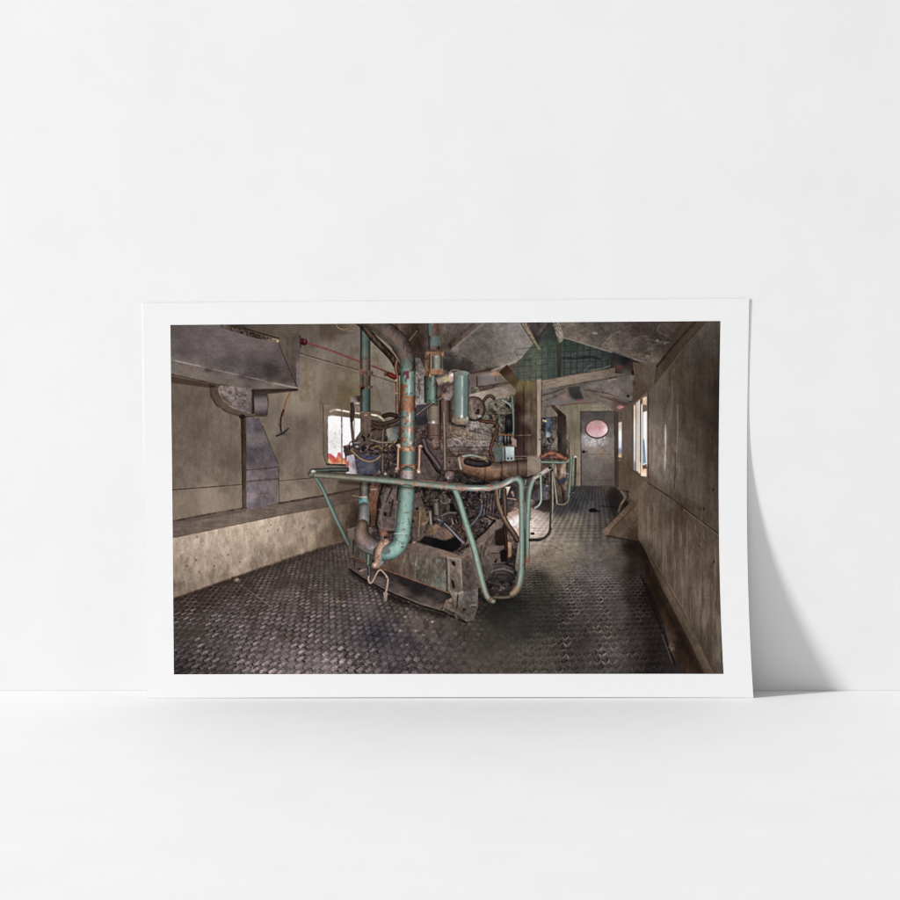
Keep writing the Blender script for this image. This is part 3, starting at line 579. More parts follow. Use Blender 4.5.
# ---- chequer-plate floor, in true perspective
FL = [(160, 603), (175, 599), (232, 579), (285, 560.5), (330, 546), (350, 540), (400, 530), (500, 505), (540, 486), (581, 486), (616, 487), (627, 500), (640, 545), (713, 690), (160, 690)]
def floor_ab(X, Y):
    """floor coordinates under a picture point: two vanishing points on the horizon give the plane"""
    A = np.array([596., 456., 1.]) * .821; B = np.array([100., 456., 1.]) * .5377; O = np.array([447., 660., 1.])
    Mi = np.linalg.inv(np.stack([B, A, O], 1))
    q = [Mi[k, 0] * X + Mi[k, 1] * Y + Mi[k, 2] for k in range(3)]
    return q[0] / q[2], q[1] / q[2]
def plate(P):
    w = pmask(P, .4)
    sl, X, Y, m = w
    base = idw(X, Y, [(178, 606, (70, 58, 52)), (182, 625, (74, 68, 66)), (178, 650, (70, 65, 64)), (178, 670, (54, 49, 49)), (205, 600, (66, 55, 49)), (215, 620, (84, 77, 75)), (210, 645, (84, 77, 76)), (210, 668, (72, 66, 66)), (240, 590, (72, 62, 55)), (245, 610, (86, 77, 75)), (245, 630, (94, 86, 85)), (245, 655, (92, 84, 83)), (260, 672, (112, 102, 101)),
        (280, 575, (78, 68, 62)), (285, 600, (90, 81, 79)), (285, 630, (92, 84, 83)), (290, 660, (112, 102, 101)), (320, 560, (74, 65, 60)), (320, 580, (78, 70, 66)), (325, 605, (92, 84, 82)), (330, 640, (90, 82, 82)), (330, 668, (122, 112, 111)), (345, 585, (78, 70, 66)), (365, 610, (92, 84, 82)), (350, 625, (82, 75, 76)), (378, 634, (62, 58, 64)), (368, 662, (96, 87, 87)), (385, 650, (82, 76, 80)),
        (400, 600, (70, 62, 58)), (410, 615, (96, 86, 80)), (420, 628, (96, 86, 80)), (405, 640, (80, 73, 76)), (410, 665, (82, 75, 76)), (440, 620, (84, 76, 69)), (440, 645, (86, 78, 75)), (450, 670, (78, 71, 68)), (470, 630, (72, 67, 60)), (490, 640, (66, 62, 56)), (500, 620, (54, 53, 48)), (520, 608, (50, 50, 46)), (500, 610, (52, 51, 46)), (525, 630, (56, 56, 53)), (500, 660, (82, 74, 67)), (470, 668, (84, 76, 69)), (525, 655, (86, 79, 71)),
        (540, 580, (62, 58, 52)), (545, 600, (60, 57, 52)), (548, 625, (58, 55, 51)), (560, 615, (66, 61, 59)), (545, 645, (80, 75, 68)), (545, 668, (86, 80, 73)), (575, 640, (70, 65, 63)), (570, 665, (72, 67, 66)), (590, 600, (84, 78, 76)), (600, 570, (104, 98, 96)), (590, 575, (100, 95, 94)), (580, 590, (90, 85, 83)), (610, 590, (92, 86, 84)), (620, 610, (86, 79, 77)), (605, 630, (88, 80, 76)), (612, 650, (96, 89, 86)), (600, 665, (80, 74, 74)),
        (630, 580, (72, 65, 61)), (635, 600, (56, 48, 45)), (640, 620, (58, 51, 49)), (640, 645, (72, 65, 64)), (655, 668, (48, 41, 41)), (655, 650, (52, 45, 44)), (642, 600, (42, 35, 32)), (632, 570, (60, 52, 47)),
        (590, 555, (108, 101, 94)), (610, 550, (100, 92, 84)), (600, 540, (92, 86, 80)), (585, 540, (104, 99, 92)), (620, 560, (88, 79, 70)), (575, 545, (134, 124, 106)), (560, 555, (140, 129, 106)), (555, 565, (120, 110, 92)), (545, 555, (130, 118, 100)), (565, 540, (140, 129, 112)), (560, 525, (124, 114, 99)), (535, 545, (160, 146, 130)), (545, 528, (184, 168, 154)), (535, 525, (206, 190, 178)), (533, 535, (196, 178, 164)),
        (575, 520, (122, 114, 102)), (590, 520, (100, 94, 88)), (575, 506, (58, 58, 62)), (590, 508, (78, 78, 80)), (560, 508, (64, 62, 64)), (585, 500, (60, 60, 64)), (600, 500, (66, 65, 68)), (590, 490, (62, 60, 59)), (605, 490, (76, 67, 60)), (612, 495, (42, 37, 36)), (615, 508, (42, 38, 37)), (600, 510, (70, 68, 68)), (605, 522, (80, 74, 70)), (548, 500, (60, 54, 50)), (620, 520, (52, 46, 42)), (630, 550, (48, 40, 34))], 3.2)
    bl = base.mean(-1, keepdims=True); base = (bl + (base - bl) * .8) * .95
    a, b = floor_ab(X + .4 * vnoise(9, 9, 80)[sl] + .35 * vnoise(2.2, 2.2, 98)[sl], Y + .3 * vnoise(8, 8, 81)[sl] + .25 * vnoise(1.8, 1.8, 99)[sl])
    def G(x, y, rx, ry): return np.exp(-((X - x) / rx) ** 2 - ((Y - y) / ry) ** 2)
    def hash2(i, k, s): q = np.sin(i * 12.9898 + k * 78.233 + s) * 43758.5453; return q - np.floor(q)
    dirt = np.clip(1 - .95 * G(508, 622, 34, 30) - .8 * G(430, 625, 36, 18) - .7 * G(478, 660, 42, 20) - .6 * G(340, 574, 26, 12) + .5 * G(562, 615, 15, 22) - .3 * G(440, 665, 40, 18), .05, 1.3)
    worn = np.clip(.85 + .5 * fbm(13, 12, 82)[sl], .35, 1.25)
    wr = np.clip((X - 478) / 45, 0, 1)
    # left bay: square lugs on a lattice towards the two vanishing points, thin bars between them
    u, v = a / .034, b / .038
    iu, iv = np.floor(u), np.floor(v); v = v + .5 * (iu % 2); iv = np.floor(v)
    fu, fv = u - iu - .5, v - iv - .5
    j, j2 = hash2(iu, iv, 0), hash2(iu, iv, 3.7)
    d = np.maximum(np.abs(fu + .05 * j2), np.abs(fv - .05 * j))
    lug = np.clip((.33 - d) * 9, 0, 1)
    rim = np.clip((.43 - d) * 9, 0, 1) - lug
    side = np.clip(.5 + 1.6 * (fu - fv), 0, 1)                                          # the rim is dark on the near side, pale on the far
    bars = np.sin((u * .9 + v * .5) * 12.0 + 5 * j2)
    px = .034 * 223 * np.clip((Y - 456) / 204.0, .02, 2)
    fadeL = np.clip((px - 2.0) / 2.2, 0, 1)
    fleck = vnoise(.75, .6, 83)[sl] + .6 * vnoise(1.3, 1.0, 84)[sl]
    near = np.clip((Y - 600) / 60, 0, 1)
    tl = lug * (.14 + .62 * j * j + .15 * fleck * j) - rim * (.85 * side - .18) * (.6 + .8 * j2) + (1 - lug - rim) * (.16 * bars - .10)
    tl = tl * fadeL + (.10 + .17 * near) * fleck * (.4 + .6 * np.clip(fadeL, 0, 1)) + .10 * near * np.clip(fleck, 0, 2) ** 2
    # aisle: zigzag bars in rows across, all running to the far door
    dep = 5900.0 / np.maximum(Y - 456, 6)
    q = (X - 596) / np.maximum(Y - 456, 6) * 25.5 + .15 * vnoise(5, 5, 86)[sl]
    r = dep - .045 * (X - 596) / 8.0 + .14 * vnoise(3, 3, 87)[sl]
    ir = np.floor(r); qq = q + .37 * ir; fq = qq - np.floor(qq); fr = r - ir
    zig = np.where(fq < .42, fq / .42 * .62, .62 * (1 - (fq - .42) / .58))
    e = fr - (1 - zig) * .9 + .10; e = e - np.round(e)
    jq = hash2(np.floor(qq), ir, 1.3)
    gap = np.clip(np.minimum(np.abs(fq - .02), np.abs(fq - .46)) * 9 - .2, 0, 1)
    zz = np.exp(-(e / .17) ** 2) * (.22 + .95 * jq * jq) * gap - .62 * np.exp(-((e - .34) / .18) ** 2) * (.5 + hash2(np.floor(qq), ir, 5.1)) * gap - .05
    fadeR = np.clip((Y - 520) / 60, 0, 1) * np.clip((672 - X) / 30, 0, 1)
    streak = .5 + .9 * np.clip(vnoise(.30, 5, 88)[sl] * 0 + np.sin(q * .9 + 1.1 * np.sin(q * .37)), -.4, 1)
    tr = zz * fadeR * (.42 + .34 * streak) + .12 * fleck * np.clip((Y - 540) / 50, .35, 1)
    far = np.clip((560 - Y) / 40, 0, 1)
    tr = tr + far * (.13 * np.sin(q * 2 * math.pi * .47) + .10 * np.sin(dep * math.pi * .63) * np.clip((Y - 497) / 20, 0, 1)) + .06 * fadeR * streak - .03
    tone = 1.03 + dirt * worn * (tl * (1 - wr) * .80 + tr * wr * .82) + .09 * fbm(4, 3, 85)[sl]
    comp(sl, m, base * tone[..., None])
plate(FL)
grime([(172, 600), (350, 541), (400, 560), (300, 640), (172, 640)], (60, 50, 44), .35, 10, 87, .1, 4)
grime([(380, 600), (470, 625), (470, 674), (330, 674)], (52, 48, 52), .45, 6, 88, .12, 4)
soft(378, 634, 11, 7, (46, 44, 50), .4, fbm(4, 3, 89)); soft(395, 645, 9, 8, (66, 62, 70), .25)
line([(172, 601), (232, 580.5), (285, 562), (345, 543)], 4.5, (52, 42, 36), .45)
soft(237, 580, 2.6, 2.2, (166, 142, 116), .85, fbm(2, 2, 9)); soft(233, 578, 1.6, 1.2, (60, 48, 40), .8); line([(241, 585), (258, 597), (276, 610)], .8, (128, 114, 104), .6)
for x, y, c, rx in ((338.5, 601.5, (196, 142, 92), 2.4), (363, 596, (84, 112, 104), 2), (375, 593, (176, 160, 156), 1.4), (405, 617, (206, 192, 176), 1.5), (432.5, 622, (224, 206, 184), 2.2), (427, 620, (160, 140, 116), 1.6), (400, 631, (176, 166, 158), 2.4), (415, 631, (180, 170, 164), 2), (423, 635, (196, 184, 176), 1.4), (389, 617, (140, 128, 120), 2),
                    (407, 645, (140, 132, 132), 1.6), (395, 627, (150, 140, 136), 1.6), (433, 639, (150, 138, 132), 2), (360, 593, (160, 150, 146), 1.6)): soft(x, y, rx, rx * .55, c, .85, fbm(1.5, 1.2, 91))
# pale scraped patch of light on the floor beyond the rail
for x, y, rx, ry, c, al in ((531, 524, 9, 12, (232, 216, 206), .6), (536, 519, 3, 2, (255, 250, 244), .8), (534, 531, 4, 7, (250, 240, 232), .55), (540, 512, 8, 4, (150, 132, 120), .5), (560, 545, 9, 4, (176, 164, 138), .3), (566, 552, 5, 2.2, (190, 178, 148), .35), (560, 548, 2, 1.2, (226, 216, 184), .6)): soft(x, y, rx, ry, c, al, fbm(3, 1.6, 92))
line([(551, 545.5), (563, 551)], .9, (78, 66, 54), .6); disc(532.5, 533.5, 2.2, 1.4, (74, 60, 48)); line([(558, 535), (575, 537)], 1.0, (104, 92, 78), .5)
gain(470, 612, 34, 9, .8); gain(505, 600, 22, 12, .75); gain(655, 630, 14, 50, .80); gain(600, 640, 60, 40, .90)
reg([(540, 498), (560, 496), (552, 506), (552, 512), (543, 512), (530, 507)], (46, 38, 36), feather=1.2, alpha=.7)
# dark stains, things lying far down the aisle
reg([(588, 510), (592, 508), (595, 508.5), (600, 512), (590, 512.2)], (26, 25, 24), feather=.4, alpha=.95)
line([(600, 506), (622, 508)], 1.8, (32, 29, 30), .7); soft(615, 500, 8, 7, (34, 28, 28), .55); soft(628, 505, 4, 5, (26, 22, 22), .7)
line([(620, 490.5), (629, 492)], 1.6, (40, 33, 31), .8); line([(621, 491), (624.5, 498), (621, 504), (618.5, 512)], 2.2, (104, 84, 66), .85, True); line([(622, 491), (625, 498), (621.6, 504)], .7, (150, 126, 102), .6, True); line([(627, 491), (628, 498)], 1.4, (30, 25, 24), .8)
# wooden ramp against the wall
reg([(638, 541.5), (606, 535), (607, 531), (634, 500), (638, 500)], [(612, 532, (88, 76, 62)), (630, 520, (82, 70, 58)), (636, 535, (70, 58, 47)), (634, 510, (94, 78, 66))], tex=[(fbm(3, 3, 93), .1)])
reg([(602.5, 530), (607, 527), (633, 499), (637, 503), (612, 528), (608.5, 536), (602, 533)], [(605, 532, (112, 94, 77)), (620, 517, (98, 80, 66)), (634, 502, (82, 66, 56))], tex=[(fbm(3, 1.5, 94), .12)])
line([(607.5, 536), (612, 529), (637, 504)], .9, (58, 46, 38), .7); line([(606.4, 535.6), (638, 542)], 1.5, (38, 30, 25), .8); soft(632, 546, 10, 4, (30, 23, 20), .6)
# kerb at the foot of the right wall
reg([(638.5, 540), (645, 550), (662, 588), (690, 642), (711, 690), (698, 690), (672, 655), (662, 618), (646, 580), (636, 548)],
    [(640, 555, (60, 47, 38)), (650, 580, (66, 52, 41)), (655, 605, (62, 49, 40)), (670, 615, (76, 60, 47)), (665, 640, (84, 70, 60)), (685, 650, (72, 58, 47)), (680, 668, (62, 50, 41)), (700, 672, (74, 61, 51))], tex=[(fbm(4, 8, 95), .16)])
reg([(645, 549), (650, 552), (680, 602), (722, 690), (711, 690), (690, 642), (662, 588)], [(652, 565, (98, 84, 70)), (675, 605, (104, 90, 77)), (700, 655, (100, 87, 75))], feather=.3, tex=[(fbm(3, 6, 96), .1)])
shade([(641, 548), (655, 590), (676, 628), (702, 676)], 16, .62); line([(650, 556), (680, 607), (720, 684)], .9, (56, 46, 38), .6); line([(641, 575), (650, 598), (662, 632), (675, 665)], 2.0, (30, 23, 21), .8); line([(662, 634), (672, 662)], 1.2, (130, 118, 110), .45)
gain(655, 590, 9, 30, .82); gain(678, 645, 10, 28, .82)
soft(671, 648, 4, 4, (120, 108, 98), .5, fbm(1.6, 1.6, 97)); soft(645.5, 584.5, 1.2, 1, (24, 18, 16), .9); soft(632, 575, 7, 24, (34, 27, 25), .55); soft(650, 640, 9, 26, (34, 28, 27), .35)
# ---- window in the left wall, with bars
reg([(323.5, 404.5), (380, 411), (386, 420), (386, 462), (344, 466), (327, 465), (323.5, 455)], [(325, 410, (118, 106, 92)), (326, 450, (108, 96, 84)), (350, 412, (104, 92, 78)), (380, 418, (96, 84, 72))], tex=DU)
line([(323.3, 404.5), (323.6, 455), (326.5, 464)], 1.0, (66, 56, 48), .8)
line([(330.5, 411.5), (334, 409.8), (340, 410.2), (352, 412.5), (372, 414.6), (379, 416.4), (383.5, 420.5), (384.5, 427)], 2.0, (206, 192, 164), .9, True)
line([(337, 409.8), (352, 412.2)], 1.3, (250, 244, 230), .8); line([(371, 414.5), (376, 415.6)], 1.6, (255, 252, 246), .9); line([(356, 413), (359, 413.6)], 1.3, (244, 238, 226), .8)
reg([(327, 419), (328.5, 416.2), (332, 415.4), (345, 417), (361, 418.8), (361, 452), (352, 464), (330, 463.6), (328, 461)], [(330, 420, (243, 244, 244)), (333, 442, (230, 230, 231)), (345, 430, (244, 244, 245)), (357, 430, (236, 236, 238)), (345, 455, (238, 236, 236))], feather=.25, tex=[(fbm(2, 2, 100), .02)])
grime([(328, 430), (341, 430), (341, 456), (328, 456)], (176, 178, 180), .4, 1.4, 101, .25)
# painted lettering-like splashes of red and yellow seen through the glass
w = [(328, 453), (332, 454.5), (336, 458), (337.5, 455), (338, 452.5), (340.5, 452.5), (341.5, 457), (343, 458), (345.5, 458), (347, 463.5), (330, 463.4), (328, 460)]
reg(w, [(329, 455, (236, 60, 96)), (331, 458, (238, 70, 70)), (329, 461, (244, 200, 60)), (334, 461, (232, 76, 44)), (339, 454, (236, 64, 100)), (340, 460, (240, 140, 60)), (342, 462, (246, 190, 50)), (345, 460, (236, 70, 86)), (337, 462, (226, 70, 40))], feather=.3, tex=[(fbm(1.2, 1.2, 102), .12)])
line([(327, 464.4), (346, 465)], 1.6, (52, 43, 36), .9); line([(327.4, 418), (327.6, 461)], 1.1, (66, 58, 52), .8)
reg([(371, 420.2), (376, 421), (379, 424.8), (378.4, 426), (371, 424.4)], (250, 250, 250), feather=.3); reg([(370, 428), (377, 429), (375, 430), (370, 429.6)], (252, 250, 246), feather=.3)
line([(341.7, 409), (341.9, 463)], 1.4, (104, 98, 96), .95); line([(354.4, 413), (354.2, 448)], 1.0, (120, 112, 106), .95)
tube([(351, 412), (352, 428), (353.5, 444), (354, 452)], 1.3, (96, 82, 78))
# red fire line and its valve
line([(305, 342), (335, 352), (362, 362.5), (372, 366), (385, 371), (396, 376)], 1.8, (112, 50, 52), .9); line([(308, 342.4), (360, 361.2)], .6, (172, 84, 88), .6)
disc(304, 342, 3.4, 3.4, (88, 44, 48)); disc(302, 341.4, 2, 3.4, (76, 30, 34)); disc(305, 341.4, 1.2, 1.2, (116, 58, 64)); line([(300, 336), (300.6, 347)], 1.6, (58, 34, 34), .8)
tube([(389, 374.4), (395.5, 377.5)], 2.4, (124, 46, 38)); disc(385.5, 373.5, 1.6, 2.6, (92, 72, 62)); disc(396, 377, 2.4, 2.8, (110, 36, 38))
tube([(335, 322), (338, 327.5), (344, 329.6), (350, 327.5), (353, 322)], .9, (142, 112, 80)); soft(344, 333, 8, 1.2, (82, 70, 58), .6)

# ---- the engine: first the dark mass, then the tangle, then the parts one can name
MASS = [(343, 446), (352, 444), (368, 420), (380, 420), (392, 424), (400, 400), (410, 376), (430, 372), (470, 372), (484, 398), (500, 404), (510, 384), (541, 388), (541, 480), (527, 500), (518, 545), (514, 575), (500, 594), (470, 612), (440, 600), (350, 568), (352, 540), (364, 500), (362, 474), (348, 472)]
reg(MASS, [(350, 465, (66, 66, 76)), (375, 460, (70, 62, 60)), (385, 440, (76, 68, 63)), (400, 450, (62, 53, 50)), (430, 460, (88, 76, 74)), (420, 440, (80, 68, 64)), (450, 440, (96, 84, 76)), (470, 440, (112, 102, 98)), (490, 420, (104, 98, 88)), (500, 400, (112, 108, 94)), (505, 430, (84, 80, 72)), (520, 410, (74, 64, 54)), (530, 440, (84, 74, 64)),
    (380, 500, (78, 68, 65)), (385, 530, (82, 73, 71)), (420, 490, (72, 64, 60)), (425, 520, (88, 78, 71)), (440, 500, (82, 76, 70)), (450, 530, (76, 67, 63)), (470, 500, (62, 58, 60)), (490, 500, (84, 77, 76)), (500, 540, (84, 74, 69)), (480, 560, (84, 76, 74)), (510, 570, (58, 52, 50)), (500, 590, (48, 44, 42)), (440, 570, (80, 73, 66)), (390, 575, (78, 70, 64)), (365, 560, (70, 64, 58)),
    (365, 430, (92, 82, 74)), (405, 420, (70, 66, 64))], feather=.5, tex=[(fbm(5, 5, 110), .22), (fbm(1.6, 1.6, 111), .15)])
PAL = [(88, 76, 72), (104, 92, 86), (70, 62, 60), (120, 106, 98), (58, 52, 52), (96, 80, 70), (84, 84, 82), (110, 86, 70)]
clutter([(365, 430), (395, 425), (398, 470), (398, 480), (365, 478)], 90, PAL, 2, 6, 1)
clutter([(412, 430), (440, 425), (455, 450), (455, 485), (420, 485), (408, 470)], 40, PAL[:5], 2, 6, 2, contrast=.6)
clutter([(484, 405), (514, 400), (520, 460), (500, 460), (490, 430)], 95, [(108, 108, 92), (92, 98, 84), (74, 72, 64), (122, 110, 96), (96, 110, 100), (52, 48, 46)], 2, 7, 3)
clutter([(365, 480), (400, 482), (396, 540), (365, 545)], 60, PAL, 2, 7, 4, ang=[1.4, 1.9, .2], contrast=.8)
clutter([(405, 482), (470, 484), (480, 545), (455, 550), (405, 545)], 170, PAL, 2, 7, 5)
clutter([(465, 490), (500, 492), (508, 530), (480, 540)], 110, [(84, 80, 84), (66, 64, 70), (100, 90, 84), (54, 50, 52)], 1.6, 6, 6)
clutter([(450, 462), (500, 475), (495, 486), (450, 484)], 50, [(56, 50, 48), (72, 64, 60), (44, 40, 40)], 1.6, 5, 7)
CAN_ = pmask(MASS, 2)
CAN[CAN_[0]] *= (1 + CAN_[3] * (.14 * fbm(2.6, 2.6, 200)[CAN_[0]] - .30 * np.clip(fbm(4.5, 4.5, 201)[CAN_[0]] - .1, 0, 1)))[..., None]
clutter([(480, 555), (512, 560), (514, 584), (500, 594), (478, 590)], 60, [(82, 74, 72), (66, 62, 62), (96, 84, 80), (48, 44, 44)], 2, 7, 8)

SMALL = [(104, 92, 88), (84, 74, 70), (62, 54, 52), (46, 40, 39), (126, 112, 104), (110, 88, 74), (92, 92, 88), (34, 29, 28)]
for P_, n_, sd in (([(363, 428), (398, 424), (398, 472), (364, 474)], 110, 31), ([(411, 430), (446, 426), (446, 484), (410, 484)], 120, 32), ([(368, 482), (399, 484), (396, 542), (366, 540)], 150, 33),
                   ([(409, 484), (460, 486), (462, 536), (410, 540)], 260, 34), ([(462, 490), (506, 490), (504, 520), (484, 534), (464, 540)], 200, 35), ([(448, 436), (492, 440), (492, 460), (448, 458)], 90, 36), ([(486, 398), (513, 398), (513, 446), (494, 446)], 110, 37)):
    clutter(P_, n_, SMALL, .9, 2.8, sd, contrast=.75)
# far equipment, seen between column and engine
reg([(463, 396), (520, 382), (541, 381), (541, 388), (516, 394), (495, 400), (470, 407), (464, 404)], [(470, 398, (156, 146, 134)), (478, 396, (160, 148, 136)), (500, 391, (136, 126, 114)), (515, 388, (118, 110, 96)), (490, 398, (134, 124, 112))], feather=.5, tex=[(fbm(5, 1.6, 112), .14)])
reg([(470, 375), (500, 371), (510, 380), (508, 382), (478, 386.5), (470, 387)], [(472, 380, (104, 95, 92)), (490, 378, (118, 112, 108)), (505, 378, (106, 97, 86))], feather=.4, tex=DU); line([(477, 377), (477, 386)], 1.6, (52, 46, 44), .85); line([(478, 386.8), (508, 382.4)], 1.2, (66, 56, 48), .7); line([(495.4, 376), (495.4, 381)], .8, (70, 56, 46), .7)
reg([(488, 375.5), (495, 370.5), (502, 375)], [(492, 374, (178, 132, 96)), (499, 374, (160, 116, 84))], feather=.4)
for x, y, rx, ry, c in ((498, 406, 6, 5, (120, 122, 108)), (508, 402, 6, 5, (128, 130, 118)), (496, 416, 8, 7, (108, 108, 92)), (488, 412, 5, 8, (104, 104, 90)), (503, 412, 4, 8, (116, 118, 100))): soft(x, y, rx, ry, c, .45, fbm(3, 3, 113))
tube([(483, 402), (487, 397), (491, 396), (494, 398.5)], 1.6, (84, 72, 60)); tube([(502, 400), (509, 404), (513, 410)], 1.4, (128, 138, 128)); tube([(512, 396), (513.5, 420), (513, 436)], 1.4, (106, 118, 106)); line([(484, 413.5), (513, 413)], .8, (140, 136, 120), .5); line([(499, 398), (500, 434)], 1.8, (112, 116, 98), .6)
reg([(505, 416), (512, 413), (513, 432), (505, 434)], [(508, 420, (36, 36, 40)), (511, 428, (26, 26, 30))], feather=.4); disc(509, 424, 2.5, 5, (52, 50, 52)); soft(503.5, 408, 3, 1.6, (60, 48, 42), .7)
# column, its bright flange and brace
reg([(499, 372), (507, 364.5), (519, 380), (526, 388), (527, 392), (518, 392)], [(504, 370, (66, 50, 40)), (512, 380, (82, 70, 52)), (521, 390, (104, 94, 64))], tex=DU)
reg([(519, 381), (536.5, 380.5), (536.5, 458), (514, 458), (515, 395)], [(522, 385, (104, 92, 62)), (530, 386, (104, 93, 70)), (522, 400, (74, 58, 44)), (530, 402, (98, 86, 70)), (517, 410, (52, 39, 36)), (522, 430, (58, 46, 41)), (531, 420, (98, 86, 74)), (520, 450, (64, 52, 50)), (532, 450, (86, 74, 64))], tex=[(vnoise(1.6, 12, 114), .12), (fbm(4, 8, 115), .14)])
line([(523.5, 384), (524, 458)], 1.6, (46, 34, 28), .8); line([(528, 384), (528.5, 456)], .7, (122, 108, 90), .4); soft(517, 425, 2.5, 24, (44, 33, 31), .6); soft(525, 384, 5, 5, (118, 104, 62), .4)
line([(516, 435.5), (531, 435)], 1.0, (160, 140, 120), .5)
reg([(536.8, 379.5), (541.2, 379), (540.6, 476), (537, 478)], [(539, 390, (148, 133, 117)), (539, 420, (150, 134, 122)), (539, 460, (164, 148, 134))], tex=[(vnoise(1.4, 9, 116), .08)]); line([(541.6, 382), (541, 470)], .9, (66, 56, 48), .8); line([(536.8, 382), (537, 457)], .8, (74, 62, 52), .6)
reg([(527, 457), (540, 456.5), (540, 472), (527, 477)], [(530, 460, (132, 118, 106)), (536, 470, (140, 126, 112)), (529, 474, (112, 98, 88))], tex=DU); line([(515, 456.4), (537, 456)], 1.0, (132, 118, 106), .6); line([(527, 458), (527, 476)], .8, (70, 58, 50), .7)

# distant second engine set and its rail, far down the room
reg([(541, 418), (560, 416), (570, 440), (570, 496), (541, 500)], [(545, 425, (62, 58, 56)), (553, 440, (104, 98, 84)), (545, 450, (74, 66, 66)), (560, 460, (92, 78, 66)), (560, 480, (100, 86, 72)), (550, 490, (72, 64, 60))], feather=.6, tex=[(fbm(2, 3, 117), .3)])
clutter([(541, 420), (552, 420), (556, 460), (541, 462)], 70, [(78, 72, 78), (54, 50, 56), (110, 102, 104), (90, 84, 76)], 1, 3.4, 9)
reg([(550, 405), (554, 405), (566, 416), (567, 460), (557.5, 460), (557.5, 414)], [(553, 408, (74, 58, 50)), (560, 414, (50, 40, 36)), (564, 440, (72, 66, 60)), (559, 440, (32, 28, 28))], feather=.3, tex=DU)
reg([(545.5, 418), (550.8, 418), (550.8, 437), (546, 437.5)], [(546, 425, (60, 88, 120)), (548.4, 424, (72, 104, 140)), (550, 430, (40, 58, 84)), (548.4, 435, (150, 170, 190))], feather=.2); line([(549.8, 419), (549.8, 437)], .8, (38, 52, 76), .8); disc(545.5, 421.3, 1.5, 1.3, (216, 196, 66)); disc(543.4, 420.6, .9, 1.4, (196, 192, 178))
reg([(541.5, 440), (544, 462), (541, 462)], (60, 52, 50)); tube([(542, 457), (547, 454), (555, 453.5), (562, 457), (566, 459)], 2.6, (150, 92, 66), rust=[((104, 74, 62), .1, 2)]); soft(556, 457, 5, 1.4, (196, 116, 84), .5); line([(541, 460), (548, 453)], 1.0, (120, 100, 84), .7); soft(552, 447, 2, 3, (128, 128, 160), .6, fbm(1.4, 1.4, 4))
for x, y, c in ((556, 470, (216, 192, 160)), (562, 471, (226, 200, 164)), (566, 474, (206, 190, 166)), (564, 466, (200, 176, 140)), (572, 468, (190, 176, 148))): soft(x, y, 1.6, 4.5, c, .7)
line([(557, 464), (558.5, 484)], 1.8, (56, 44, 40), .8); line([(567.5, 463), (566.5, 478), (563, 484)], 2.0, (48, 54, 72), .8); line([(556, 478), (562, 488), (563.5, 501)], 2.6, (46, 36, 36), .9, True); reg([(558, 481), (564, 477), (566, 480), (561, 484)], (54, 64, 84), feather=.3); line([(561, 472), (573, 475)], 1.4, (190, 176, 164), .5)
GR = (104, 140, 122)
tube([(541, 462), (556, 462.4), (565, 462.4), (568.5, 460.5), (571, 457.5)], .95, (120, 156, 138), dirt=.05); tube([(571.4, 457), (570.8, 470), (569.2, 492), (568.4, 500)], 1.5, (96, 136, 112), dirt=.05); tube([(552.8, 464), (553.5, 474), (556, 494), (557, 503.5)], 1.0, (140, 146, 118), dirt=.05)
tube([(557, 504), (563, 504.6), (567.6, 502), (569, 498)], .8, (132, 120, 96)); tube([(575.6, 457.5), (575.4, 470), (574.6, 488), (572.4, 492.6), (570, 494)], .9, (58, 66, 60)); disc(575.7, 457, 1.7, 1.1, (214, 204, 204)); line([(571, 493.8), (574, 492.4)], .8, (150, 146, 120), .6); line([(570.6, 446), (571, 458)], .9, (188, 170, 146), .6)
# behind the rail: crate, bearing plate, papers
reg([(531, 484), (548, 484), (548, 500), (531, 500)], [(535, 488, (66, 56, 58)), (544, 495, (90, 82, 88)), (546, 490, (78, 78, 90))], feather=.4, tex=[(fbm(2, 2, 118), .2)])
clutter([(532, 472), (549, 468), (549, 486), (532, 486)], 40, [(52, 52, 60), (82, 74, 72), (64, 70, 84), (120, 100, 90)], 1, 3.5, 10)
for x, y, c in ((543, 474.5, (206, 140, 90)), (547, 485.6, (200, 170, 150)), (531.5, 500.6, (190, 156, 120)), (547, 493, (110, 116, 140))): soft(x, y, 1.4, 1, c, .8)
reg([(514, 486), (528, 480), (531, 500), (531, 520), (514, 520)], [(518, 492, (70, 64, 64)), (524, 500, (98, 76, 66)), (520, 512, (120, 98, 84))], feather=.4, tex=[(fbm(2, 2, 119), .2)])
reg([(505, 487), (510.5, 486.5), (506.4, 496.6), (505.2, 497)], [(507, 489, (240, 216, 196)), (506, 494, (220, 196, 176))]); line([(507.6, 488.5), (506.6, 494)], .8, (110, 84, 74), .6)
reg([(510.8, 487), (515.6, 487), (515.6, 498), (506.6, 497.6)], [(513, 489, (52, 56, 56)), (511, 495, (60, 56, 56))]); soft(512.4, 492.6, 1.2, 1.6, (226, 160, 160), .9); soft(513.4, 495.5, .8, 1.6, (200, 200, 196), .7); line([(505.4, 498), (515.8, 499.4)], 1.2, (200, 168, 144), .9)
reg([(506, 514), (519, 508.5), (520, 536), (516, 537), (509, 528)], [(510, 516, (180, 150, 134)), (516, 512, (150, 126, 112)), (513, 522, (232, 228, 226)), (517, 518, (240, 232, 226)), (518, 532, (206, 176, 158)), (511, 528, (196, 186, 180))], feather=.6, tex=[(fbm(2, 2, 120), .12)]); line([(510, 514), (515, 508), (518, 510)], 1.2, (190, 164, 144), .6, True); disc(513, 530, 1.1, .8, (70, 56, 48))

